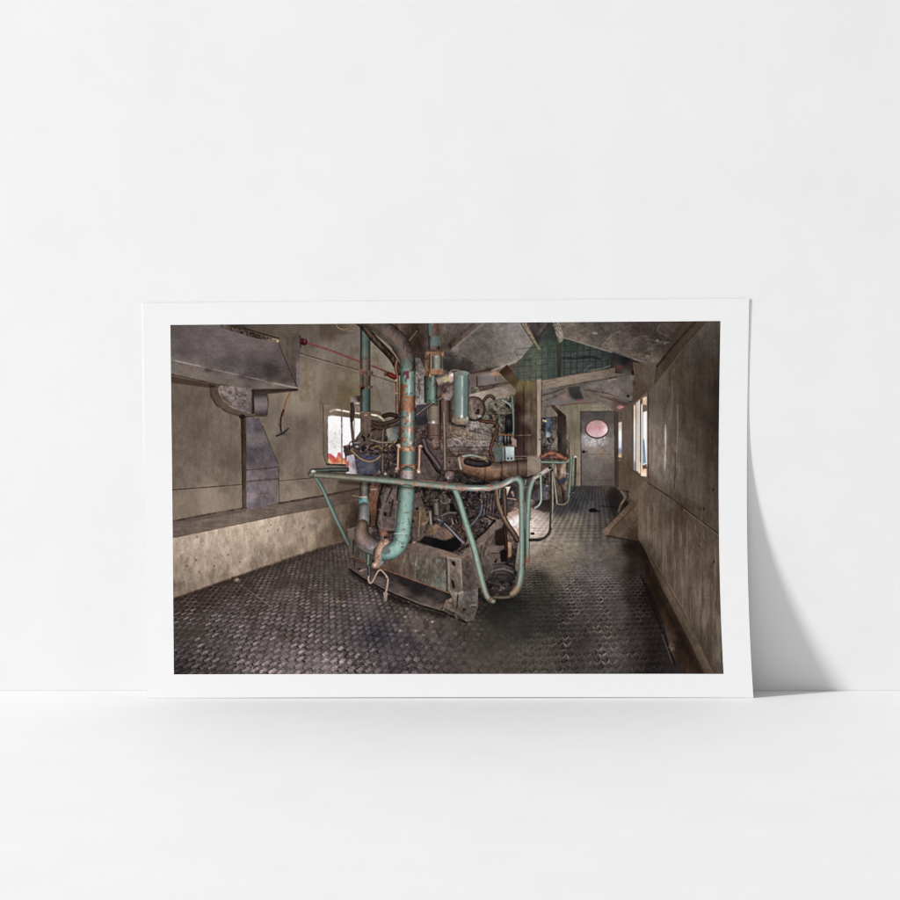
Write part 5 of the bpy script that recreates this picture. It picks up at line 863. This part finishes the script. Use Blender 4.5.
reg([(449, 590.5), (458, 592), (461, 590), (478, 588), (478, 606), (474, 620), (466, 622), (456, 613), (443, 607), (446, 600), (452, 598)], [(452, 593, (128, 118, 108)), (449, 602, (110, 98, 90)), (456, 606, (96, 88, 80)), (462, 600, (112, 106, 103)), (470, 596, (108, 104, 104)), (474, 604, (96, 90, 86)), (468, 616, (90, 84, 78)), (460, 612, (82, 76, 70))], tex=[(fbm(2, 2, 168), .18)])
reg([(458.5, 596), (461, 592), (464, 591.8), (461.5, 604), (459, 609)], [(461, 596, (132, 122, 116)), (460, 605, (112, 102, 96))]); line([(458, 595), (456.6, 608)], 1.2, (40, 35, 34), .8); line([(459, 594), (464, 591), (468, 590)], 1.2, (214, 196, 182), .7, True)
for i in range(26): soft(463 + RNG.uniform(0, 12), 586 + RNG.uniform(-1.6, 4), .8, .7, (206, 186, 176) if i % 2 else (140, 110, 100), .8)
line([(470, 605.4), (476, 604.8)], 1.2, (128, 156, 140), .7); disc(464, 609.6, 1.2, 1, (40, 36, 36)); line([(441, 611), (450, 615.6), (456, 618.6)], 1.8, (26, 22, 21), .9); line([(459, 619.6), (466, 622.4)], 1.8, (26, 22, 21), .9); reg([(455, 613), (457.4, 614), (457.4, 624), (455.4, 623)], [(456, 616, (92, 84, 78)), (456, 623, (70, 63, 58))]); line([(444, 606.5), (458, 613), (470, 618)], .9, (140, 128, 116), .5); disc(451, 601, 2.6, 3, (124, 106, 98))
gain(466, 603, 13, 13, .84)
# side rail of the frame with ribs
reg([(461, 556), (497, 519.5), (505, 519), (507, 536), (508, 560), (490, 575), (480, 588), (463, 592)], [(470, 552, (112, 98, 88)), (480, 540, (104, 92, 84)), (492, 528, (108, 95, 88)), (500, 524, (100, 88, 82)), (498, 538, (74, 64, 58)), (485, 550, (98, 88, 82)), (476, 565, (94, 86, 84)), (492, 555, (100, 90, 84)), (500, 545, (96, 86, 82)), (490, 568, (84, 76, 74)), (500, 540, (70, 60, 54))], tex=[(fbm(3, 3, 169), .15)])
line([(459, 551), (470, 544), (484, 532), (496, 519.5)], 2.0, (34, 27, 25), .9); line([(461, 555), (476, 546), (492, 530)], .8, (156, 142, 130), .4); line([(476, 546.5), (482, 543)], .9, (170, 160, 150), .5)
reg([(494, 536), (500, 530), (506, 534), (506, 545), (500, 546), (495, 545)], [(498, 536, (64, 54, 48)), (503, 543, (50, 40, 36))], feather=.5); line([(489, 536), (485, 548), (483, 556)], 2.2, (62, 55, 54), .6, True); line([(494, 535), (488, 548), (486, 554)], 1.0, (140, 128, 122), .5); reg([(488, 546.5), (505, 546), (508, 549), (503, 554), (490, 552)], [(492, 548, (110, 98, 92)), (504, 549, (92, 80, 76))], feather=.4)
reg([(500, 552), (508, 547), (508, 562), (501, 562)], (44, 37, 36), feather=.5); reg([(494, 562), (497.5, 557), (496.5, 563)], (24, 20, 20)); line([(497.6, 556), (496.8, 564)], 1.2, (96, 86, 84), .6); reg([(506.5, 541), (511.6, 543), (511.4, 556), (506.8, 558.5)], [(508, 545, (168, 126, 98)), (510, 554, (140, 104, 80))], feather=.3, tex=DU)
reg([(495, 531), (503, 527), (506, 533), (506, 545), (496, 545)], (40, 33, 31), feather=.9, alpha=.85); reg([(500, 551), (508, 547), (508, 561), (501, 562)], (30, 25, 24), feather=.8, alpha=.9); line([(463, 557), (478, 547.5), (494, 531)], 1.6, (140, 124, 112), .5); line([(482, 545), (480, 562), (486, 576)], 1.2, (52, 45, 43), .6, True); line([(492, 553), (504, 553)], 1.0, (44, 37, 36), .7); shade([(466, 562), (470, 590)], 7, .8)
tube([(504, 526), (506, 540), (506, 550)], 1.6, (60, 44, 34)); line([(512, 538), (514, 548)], 1.8, (120, 110, 106), .6)
# hoses hanging from the manifold
tube([(496.5, 491), (498, 503), (502, 514), (507, 524), (514, 534), (517, 540)], 2.7, [(0, (110, 92, 80)), (.5, (112, 92, 76)), (1, (82, 68, 62))], hl=(.3, .22, .35, (190, 160, 132))); tube([(504, 488), (504.6, 500), (505.5, 516)], 2.3, (92, 76, 66), curve=False); line([(499.7, 490), (499.8, 498)], .9, (180, 196, 184), .7)
line([(481, 495), (482, 505), (481, 510)], 1.2, (150, 116, 84), .8, True); tube([(482, 505), (480, 514), (474, 522), (470, 526)], 1.7, (92, 90, 98)); line([(484, 517), (488, 519), (494, 518.6), (497, 520)], 1.4, (170, 142, 122), .6, True); line([(479, 518), (486, 516.5), (494, 521)], 1.6, (34, 28, 27), .85)
for x in (484, 487, 490, 493): line([(x + 2, 494), (x, 514)], 1.0, (132, 120, 116), .45); line([(x + 3.4, 494), (x + 1.4, 515)], 1.0, (52, 46, 46), .6)
# dark sump opening and the rod before it
reg([(417.5, 542), (424, 535.6), (433, 538), (446, 541), (458, 536), (461, 545.5), (459, 548), (452, 552.4), (440, 548.6), (428, 545)], [(424, 540, (36, 32, 32)), (440, 544, (24, 22, 23)), (455, 545, (26, 24, 26))], feather=.5); line([(417, 543.5), (424, 536)], 1.4, (92, 84, 80), .6)
reg([(428, 530), (436, 524), (448, 530), (454, 536), (446, 540), (434, 537.5)], [(434, 528, (120, 98, 80)), (440, 534, (92, 80, 76)), (449, 534, (118, 92, 74)), (430, 532, (108, 84, 60))], feather=.5, tex=[(fbm(2.4, 2.4, 170), .16)])
tube([(438, 519), (446, 525), (453, 532), (459.6, 539), (464, 543)], 1.5, (104, 100, 106), hl=(-.2, .35, .5, (170, 168, 176))); tube([(441, 516), (448, 513), (456, 513)], 1.3, (96, 92, 94)); disc(442, 522, 2.6, 2.6, (74, 72, 78)); line([(452, 519), (453, 524)], 1.4, (196, 180, 166), .6); line([(456, 520), (457, 523)], 1.0, (190, 176, 162), .6); soft(448, 521, 3, 4, (46, 40, 39), .4)
line([(429, 500), (430, 512), (434, 522)], 2.0, (40, 35, 35), .85, True); line([(440, 501), (444, 503.4), (449, 502), (449.6, 499)], .9, (150, 144, 140), .7, True); line([(432, 501), (438, 499.6), (443, 502)], .8, (140, 132, 128), .6, True); tube([(436, 503), (437, 515)], 3.4, (104, 98, 88), curve=False); tube([(430, 512), (431, 524)], 1.6, (128, 124, 112)); line([(447, 503), (447.6, 514)], 3, (84, 78, 68), .5)
tube([(421, 507), (419, 530), (418.4, 538)], 1.2, (136, 120, 100), curve=False); reg([(412, 494), (420, 492), (428, 520), (424, 536), (417, 541), (413, 535)], [(416, 500, (92, 80, 76)), (422, 520, (110, 88, 66)), (416, 530, (84, 74, 72))], feather=.5, alpha=.7, tex=[(fbm(2, 5, 171), .2)]); line([(420, 507), (419, 536)], .8, (156, 138, 120), .5); line([(423, 525), (427, 522)], 1.4, (170, 148, 130), .6); line([(413, 530), (415, 545)], 2.4, (104, 94, 92), .6); disc(414.4, 543, 1.8, 1.6, (150, 130, 122)); disc(417, 508.6, 1.3, 1.6, (44, 38, 37)); disc(413, 521, 1.2, 1.4, (44, 38, 37))
# engine front cover plates left of the pipe
reg([(384, 494), (392, 486), (399, 486), (398, 530), (382, 534), (378, 520)], [(388, 498, (98, 87, 84)), (392, 515, (86, 76, 74)), (384, 525, (92, 82, 80))], feather=.4, tex=[(fbm(2.4, 3, 172), .16)])
for P, wd in (([(392, 488), (386, 502)], 1.8), ([(393, 500), (390, 516)], 1.8), ([(380, 500), (376, 520), (379, 532)], 2.2), ([(398, 488), (397, 500)], 1.6), ([(374, 515), (378, 532)], 1.6)): line(P, wd, (36, 30, 29), .8, True)
for P in ([(381, 512), (382, 528)], [(386, 500), (381, 512)], [(396, 505), (395, 528)]): line(P, .9, (140, 128, 124), .5)
disc(385, 514, 1.4, 2.2, (40, 34, 33)); disc(389.6, 502.6, 1.3, 1.2, (52, 45, 44)); reg([(379, 530), (388, 530), (387, 536), (381, 537)], [(382, 533, (128, 82, 62)), (386, 534, (112, 78, 66))], feather=.4, tex=[(fbm(1.4, 1.4, 173), .25)]); line([(388, 532), (397, 532.5)], 2.0, (38, 33, 32), .8); line([(386, 529), (397, 529.4)], 1.0, (132, 120, 116), .6)
reg([(371, 482), (378, 484), (378, 510), (372, 530), (369, 505)], [(374, 490, (112, 84, 66)), (375, 505, (104, 72, 56)), (372, 520, (78, 58, 44))], feather=.5, tex=[(fbm(2, 4, 174), .18)]); line([(371, 489.6), (376, 489.4)], 1.2, (190, 178, 164), .7); line([(383, 484), (378, 502), (377, 515)], 1.8, (26, 22, 22), .85, True)
# ---- return pipe at left: green stub, grey elbow, rusty coupling, turquoise bend
tube([(364.5, 482), (364.2, 498)], 4.6, (106, 100, 92), curve=False); line([(353, 495.6), (362, 497), (367, 497)], 1.2, (160, 140, 112), .7, True); line([(360, 497.2), (366.6, 497)], 1.3, (226, 220, 210), .8); line([(355, 500), (362, 499)], .8, (140, 122, 100), .5)
tube([(364.6, 498), (364.2, 506), (364, 512)], 4.7, (92, 150, 142), curve=False, rust=[((112, 120, 112), .3, 2)], prof=TUBEP); tint([(359, 499), (365, 499), (365, 507), (359, 506)], (66, 168, 180), .75, .5, fbm(2, 2, 9)); line([(360.6, 506.4), (364.6, 506.6)], 1.2, (42, 36, 36), .8); soft(362.6, 508, 1.8, .7, (220, 216, 216), .7)
tube([(364, 508), (363.4, 518), (362.6, 526), (362, 530)], 5.8, [(0, (112, 112, 112)), (1, (118, 112, 108))], prof=[(-1, .5), (-.4, .9), (0, 1.1), (.5, .95), (1, .6)], rust=[((132, 124, 128), .3, 3), ((96, 124, 114), .4, 3)]); line([(368.4, 500), (369, 515), (368.6, 524)], 1.0, (110, 150, 132), .6)
tube([(362.4, 525, 5.6), (361, 533, 7.6), (363.6, 540, 9), (370.5, 545.5, 9.4), (380, 549.5, 8.6)], 9, [(0, (116, 100, 86)), (.35, (128, 112, 100)), (.6, (120, 110, 108)), (1, (118, 112, 110))], prof=[(-1, .55), (-.5, .9), (-.1, 1.08), (.4, .9), (.8, .6), (1, .4)], dirt=.1)
line([(358, 546), (366, 551), (374, 554)], 1.8, (108, 132, 120), .6, True); soft(372.4, 547.4, 1, 1.4, (190, 200, 192), .6); soft(369.8, 548.6, .8, 1, (180, 190, 182), .5)
reg([(348, 530), (354, 528), (354.6, 534), (352, 553), (348.6, 551)], [(350, 532, (104, 92, 84)), (351, 545, (84, 82, 74))], feather=.3); line([(347.4, 529.6), (356, 527.4)], 1.2, (128, 112, 104), .7); line([(353.4, 540), (353, 554)], 1.2, (36, 31, 29), .7)
tube([(368.4, 555), (368, 566)], 1.9, (92, 118, 108)); tube([(369, 566), (369.6, 578)], 1.6, (76, 88, 88)); line([(360, 571), (366, 569)], 1.6, (150, 146, 140), .7); line([(354, 560), (354.4, 566)], 1.2, (30, 26, 26), .8); soft(359, 569, 1.6, 1, (28, 24, 24), .8)
tube([(407.2, 474), (407, 482), (406.2, 500), (404.4, 518), (402.4, 533), (400.2, 542), (395.2, 548.8), (388.6, 552.2), (381, 553)], 7.9, [(0, (104, 144, 130)), (.2, (108, 156, 140)), (.55, (118, 174, 158)), (.75, (122, 182, 166)), (.9, (112, 172, 156)), (1, (84, 130, 122))], prof=[(-1, .46), (-.75, .68), (-.3, .95), (.1, 1.1), (.45, 1.04), (.8, .8), (1, .5)], dirt=.08, hl=(-.3, .26, .18, (206, 236, 226)), rust=[((100, 132, 122), .45, 3)])
tube([(407.6, 470.8), (407.2, 481)], 7.7, (150, 144, 138), prof=TUBEP, curve=False, rust=[((172, 150, 146), .1, 2.4), ((186, 112, 86), .5, 2)], hl=(.25, .2, .5, (220, 216, 212)))
line([(394.5, 533.4), (408, 533.8)], 1.0, (190, 206, 196), .6); line([(394, 539.4), (400, 541.6), (407, 543)], 1.0, (74, 120, 112), .7, True); line([(394, 534.6), (407, 535.4)], .8, (140, 110, 104), .45); soft(402.4, 547.2, 1.2, 1, (60, 70, 66), .8); line([(400.6, 546.6), (404, 546.6)], .8, (56, 74, 70), .8)
for x, y, rx, ry in ((406, 512.4, 2.6, 1.1), (404, 529.4, 2.8, 1.2), (408.6, 519.6, .8, 1.6), (403, 519, 1, .6), (402.6, 523, .8, .6), (407.6, 513, .8, .8)): soft(x, y, rx, ry, (128, 70, 78), .85, fbm(1.1, .9, 175))
for x, y in ((413.6, 484, ), (407, 487.4), (409, 489), (405.6, 489.6)): soft(x, y, 1.1, 1.5, (196, 110, 92), .6, fbm(1, 1, 8))
tube([(376.4, 549.5), (381, 552)], 6.6, (118, 108, 106), curve=False, alpha=.0)
reg([(381, 545), (385, 543), (388, 546), (391, 551), (386, 555), (382, 553)], [(385, 548, (112, 108, 106)), (388, 553, (96, 100, 98))], feather=.6, alpha=.8)
tube([(386, 541.6), (381.6, 544), (378.6, 550), (377.4, 557), (377.4, 564)], 3.3, (172, 136, 112), rust=[((130, 100, 84), .2, 2)], prof=[(-1, .6), (-.2, 1.0), (.5, 1.15), (1, .8)], dirt=.12); line([(385.6, 543.6), (381.6, 549), (380.4, 556), (382, 562)], .8, (226, 204, 186), .7, True)
disc(376.4, 565.4, 4.6, 3.8, (166, 138, 118)); disc(375.6, 566, 2, 1.8, (190, 160, 138)); reg([(380, 560), (384.4, 561.6), (382, 565), (379.6, 566)], (120, 128, 128)); soft(373, 561, 1.6, 1.6, (30, 26, 26), .7)
tube([(368.7, 576.5), (368.4, 580), (370, 583), (372.6, 581.6), (375.4, 576), (378.4, 571), (381, 570.2), (384.4, 573.4), (387.4, 577.6), (388.2, 581.6), (387.4, 586), (386, 592)], 1.05, (168, 146, 128), hl=(0, .5, .3, (206, 186, 166))); tube([(388, 579), (387, 587), (385.8, 592)], 1.3, (160, 140, 120)); reg([(383, 592), (388, 592.6), (386.6, 601), (384.8, 601.4)], [(385, 594, (142, 128, 120)), (386, 600, (128, 116, 110))], feather=.2); line([(385, 593), (390, 594.6)], .9, (130, 118, 110), .6); soft(386.4, 577, 1, .9, (196, 172, 110), .7)
# ---- the green guard rail round the engine
RAIL = [((206, 106, 80), .52, 2.2), ((130, 110, 98), .42, 3)]
RP = [(-1, .60), (-.7, .80), (-.3, 1.02), (0, .95), (.5, .76), (1, .50)]
tube([(312, 471), (330, 470), (347, 469.6)], 2.2, (76, 86, 78), dirt=.1); line([(330, 471), (347, 471.6)], 1.4, (52, 48, 44), .6)
tube([(313.5, 474), (322, 487.5), (334, 514), (344, 535), (348.5, 544)], [1.9][0], [(0, (102, 130, 116)), (.5, (108, 146, 130)), (1, (92, 110, 100))], prof=RP, dirt=.06)
tube([(524.6, 487), (526, 480)], 1, (92, 130, 116)) 
tube([(342, 546), (345, 551)], 1, (60, 60, 54), alpha=.0)
tube([(527.2, 560), (527.4, 520), (528.4, 500), (529.6, 490), (532.6, 481), (535, 477.4), (542, 473), (549, 468.6), (551, 468)], 2.5, [(0, (150, 104, 84)), (.06, (112, 142, 122)), (.4, (112, 158, 140)), (.75, (118, 158, 142)), (.8, (150, 150, 142)), (1, (186, 176, 170))], prof=RP, rust=[((180, 100, 80), .75, 2)], dirt=.06, hl=(-.3, .25, .25, (196, 214, 204)))
line([(534, 477.4), (542, 472.2), (549.6, 467.6)], 1.2, (226, 214, 214), .8); line([(534.6, 478.6), (541, 475.4)], 1.2, (214, 190, 150), .7); line([(534, 476.8), (541, 473.4)], .9, (52, 46, 44), .7)
tube([(549.6, 467.6), (551.6, 470), (552, 480), (551.4, 510), (550.4, 529), (547, 536), (541, 539.4), (530, 540)], 1.5, (62, 66, 58), prof=RP, dirt=.08); line([(552.6, 472), (552.8, 505), (551.6, 528)], 1.2, (206, 194, 178), .75); line([(551.4, 530), (547.6, 537), (541, 541)], .8, (190, 180, 158), .5, True); line([(548.4, 470.6), (551.6, 469)], .9, (170, 190, 176), .7)
tube([(540.6, 475), (541, 490), (541, 500), (539, 505), (535, 508)], 1.15, (132, 164, 144), dirt=.06, hl=(.1, .4, .35, (214, 226, 214))); line([(537, 474), (541, 470)], 1, (190, 180, 160), .0)
# near corner: top rail, its bend, uprights, foot loop
tube([(455, 490), (459, 500), (466, 523), (474, 548), (481, 577), (486, 594), (489.4, 599), (493, 601)], 3.1, [(0, (112, 154, 136)), (.5, (118, 166, 146)), (.75, (126, 156, 138)), (1, (118, 118, 104))], prof=[(-1, .46), (-.65, .78), (-.15, 1.08), (.35, 1.0), (.8, .72), (1, .46)], dirt=.07, rust=[((150, 110, 92), .7, 2)], hl=(0, .3, .18, (206, 226, 214)))
line([(462.4, 522), (470, 548), (477.4, 577), (482, 592)], .9, (170, 120, 98), .55); line([(465.6, 505), (473, 530), (484, 570), (489, 592)], .9, (52, 46, 42), .5)
tube([(490, 600), (496, 595), (501, 590)], 1.7, (110, 96, 84)); soft(490.6, 599.6, 1.8, 1.2, (160, 112, 84), .6)
tube([(516, 592), (512, 595.6), (505, 597.4), (495, 597)], 2.4, (86, 80, 72)); line([(497, 600.6), (512, 599.6)], 2.6, (34, 30, 29), .8)
tube([(496, 593), (507, 590), (518, 584)], 1.2, (62, 56, 53))
disc(505, 572, 12, 7, (74, 71, 69), .25); reg(ell(506, 576, 10, 5, .3), [(502, 575, (62, 59, 58)), (512, 578, (46, 43, 43))], feather=.5); line([(493, 565), (502, 563.6), (512, 566), (517, 573)], 1.4, (36, 32, 32), .8, True); line([(490, 574), (500, 575), (508, 574.5)], 1.4, (44, 40, 39), .8, True); line([(495, 578), (506, 580)], 1.2, (40, 36, 35), .7); soft(511, 584, 3, 3, (24, 20, 19), .8); line([(492, 571), (503, 569), (513, 572)], 1.0, (128, 124, 120), .5, True); [line(ell(503, 577, 15 - 2.2 * i, 9.5 - 1.7 * i, .2, 16, 3.0, 6.1), .8, (98, 93, 89) if i % 2 else (44, 40, 39), .45, True) for i in range(5)]
line([(489, 582), (500, 585), (508, 584)], 2.4, (92, 86, 80), .5, True)
tube([(311, 474.4), (330, 475.6), (360, 478), (400, 481.6), (440, 485.6), (460, 487.4), (478, 488.2), (492, 487.2), (502, 484.6), (510, 480.4), (515.6, 478.4), (519.4, 480), (521.6, 484.6), (522, 492), (522.4, 520), (522.2, 556), (521.4, 574), (519.4, 585), (515.6, 591.6), (512.4, 594)], 3.3,
     [(0, (112, 112, 100)), (.12, (122, 120, 108)), (.25, (122, 138, 124)), (.42, (126, 150, 136)), (.55, (128, 154, 140)), (.63, (126, 152, 140)), (.8, (118, 154, 140)), (.94, (126, 152, 136)), (1, (140, 120, 96))], prof=RP, rust=[((132, 112, 100), .62, 3)], dirt=.07, hl=(-.25, .28, .18, (206, 222, 212)))
w = swept([(395, 481), (440, 485.6), (460, 487.4), (478, 488.2), (492, 487.2), (502, 484.6), (510, 480.4)], 3.3)
sl, X, Y, m, T, S = w
k = np.clip((fbm(3, 1.6, 181)[sl] * .9 - .10 - .55 * np.abs(T + .35) + .35 * np.exp(-((X - 490) / 10) ** 2) + .2 * np.exp(-((X - 446) / 5) ** 2) - .25 * (X < 430)) * 5, 0, 1) * .85
comp(sl, m * k, np.array([204, 116, 92], np.float32) * (.75 + .4 * np.clip(.4 - T, 0, 1))[..., None])
k = np.exp(-((T + .05) / .22) ** 2) * np.exp(-((X - 477) / 9) ** 2) + .8 * np.exp(-((T + .4) / .3) ** 2) * np.exp(-((X - 508) / 5) ** 2)
comp(sl, m * np.clip(k, 0, 1) * .85, (232, 240, 236))
soft(414, 484, 2.2, 1.6, (206, 96, 70), .8, fbm(1.6, 1.2, 7)); soft(429, 486.6, 2.2, 1.2, (150, 92, 76), .7); soft(401, 482, 1.4, .8, (190, 112, 92), .6); line([(395, 486.2), (415, 488.2)], 1.4, (70, 84, 76), .5)
line([(420, 480.4), (445, 482.6), (462, 484)], .8, (196, 124, 104), .6); disc(313.5, 471.6, 2.8, 1.7, (176, 178, 164)); disc(312.4, 474.6, 1.8, 2.2, (96, 110, 98)); disc(388, 0, 1, 1, (0, 0, 0))
soft(515, 589, 2.4, 3.4, (150, 108, 78), .7); line([(524.6, 492), (524.8, 570)], 1.3, (58, 46, 42), .7); line([(524.9, 502), (525, 528)], 1.1, (206, 180, 164), .5); soft(527, 561, 2, 6, (150, 96, 72), .5); line([(523, 487.4), (529, 487.4)], .9, (112, 140, 128), .7)
shade([(340, 482), (400, 487), (450, 492)], 3.0, .72)
for x, y, rx, ry, cc, al in ((597, 440, 46, 34, (168, 158, 150), .10), (312, 430, 30, 34, (176, 160, 142), .10), (648, 435, 22, 44, (176, 166, 154), .10), (536, 520, 16, 16, (220, 206, 194), .10), (255, 535, 40, 14, (206, 188, 168), .12)): soft(x, y, rx, ry, cc, al)
# ---- overall toning of the print: softness of the lens, muted ink colours, local contrast, grain
ALL = (slice(0, CH), slice(0, CW))
CAN[:] = box1(box1(CAN, 1, 0), 1, 1)
fine = CAN
for _ in range(2): fine = box1(box1(fine, 3, 0), 3, 1)
CAN += (CAN - fine) * .38
small = CAN.reshape(CH // 4, 4, CW // 4, 4, 3).mean((1, 3))
lo = small
for _ in range(2): lo = box1(box1(lo, 5, 0), 5, 1)
glow = np.clip(small - 150, 0, 255)
for _ in range(2): glow = box1(box1(glow, 3, 0), 3, 1)
CAN += (CAN - np.repeat(np.repeat(lo, 4, 0), 4, 1)) * .20 + np.repeat(np.repeat(glow, 4, 0), 4, 1) * .16
lum = (CAN @ np.array([.3, .59, .11], np.float32))[..., None]
chroma = (CAN.max(-1) - CAN.min(-1))[..., None]
CAN[:] = lum + (CAN - lum) * np.maximum(.58, 1.02 / (1 + chroma / 175)) * np.where(CAN[..., 1:2] > CAN[..., :1] + 4, .68, 1)
CAN *= np.array([1.012, .994, .99], np.float32)
CAN *= (1 + .03 * vnoise(.6, .6, 190)[ALL] + .03 * vnoise(1.1, 1.1, 191)[ALL])[..., None]
low = np.clip(1 - CAN.max(-1, keepdims=True) / 190, 0, 1)
CAN *= .965
CAN += (CAN - 78) * .16 * np.clip(low * 3, 0, 1)
np.clip(CAN, 8, 250, out=CAN)
# ---------------------------------------------------------------- ink on paper: the drawing goes onto a fine mesh as a colour attribute
U0, U1, V0, V1 = .0448, 1 - .0471, .0560, .9405
GU, GV = 1101, 705
gu, gv = np.linspace(U0, U1, GU), np.linspace(V0, V1, GV)
Pp, DX, DY = sheet(gu, gv, 0.00012)
half = CAN.reshape(CH // 2, 2, CW // 2, 2, 3).mean((1, 3)) / 255.0
fx = np.clip((DX - PX0) * SS / 2 - .5, 0, CW // 2 - 2); fy = np.clip((DY - PY0) * SS / 2 - .5, 0, CH // 2 - 2)
ix, iy = fx.astype(int), fy.astype(int); tx, ty = (fx - ix)[..., None], (fy - iy)[..., None]
col = (half[iy, ix] * (1 - tx) + half[iy, ix + 1] * tx) * (1 - ty) + (half[iy + 1, ix] * (1 - tx) + half[iy + 1, ix + 1] * tx) * ty
lin = np.where(col <= .04045, col / 12.92, ((col + .055) / 1.055) ** 2.4) * 1.0
rgba = np.concatenate([lin, np.ones(lin.shape[:2] + (1,))], -1).astype(np.float32)
me = bpy.data.meshes.new("printed_picture")
nf = (GU - 1) * (GV - 1)
k = (np.arange(GV - 1)[:, None] * GU + np.arange(GU - 1)[None, :]).reshape(-1)
quads = np.stack([k, k + GU, k + GU + 1, k + 1], -1).astype(np.int32).reshape(-1)
me.vertices.add(GU * GV); me.vertices.foreach_set("co", Pp.astype(np.float32).reshape(-1))
me.loops.add(nf * 4); me.loops.foreach_set("vertex_index", quads)
me.polygons.add(nf); me.polygons.foreach_set("loop_start", np.arange(0, nf * 4, 4, dtype=np.int32))
me.update(calc_edges=True); me.validate()
at = me.color_attributes.new("ink", 'FLOAT_COLOR', 'POINT'); at.data.foreach_set("color", rgba.reshape(-1))
M_ink, nt, b = mat("print_ink", (.1, .1, .1), .6, .04)
ca = nt.nodes.new("ShaderNodeVertexColor"); ca.layer_name = "ink"
nt.links.new(ca.outputs["Color"], b.inputs["Base Color"])
me.materials.append(M_ink)
pic = bpy.data.objects.new("printed_picture", me); sc.collection.objects.link(pic); pic.parent = root
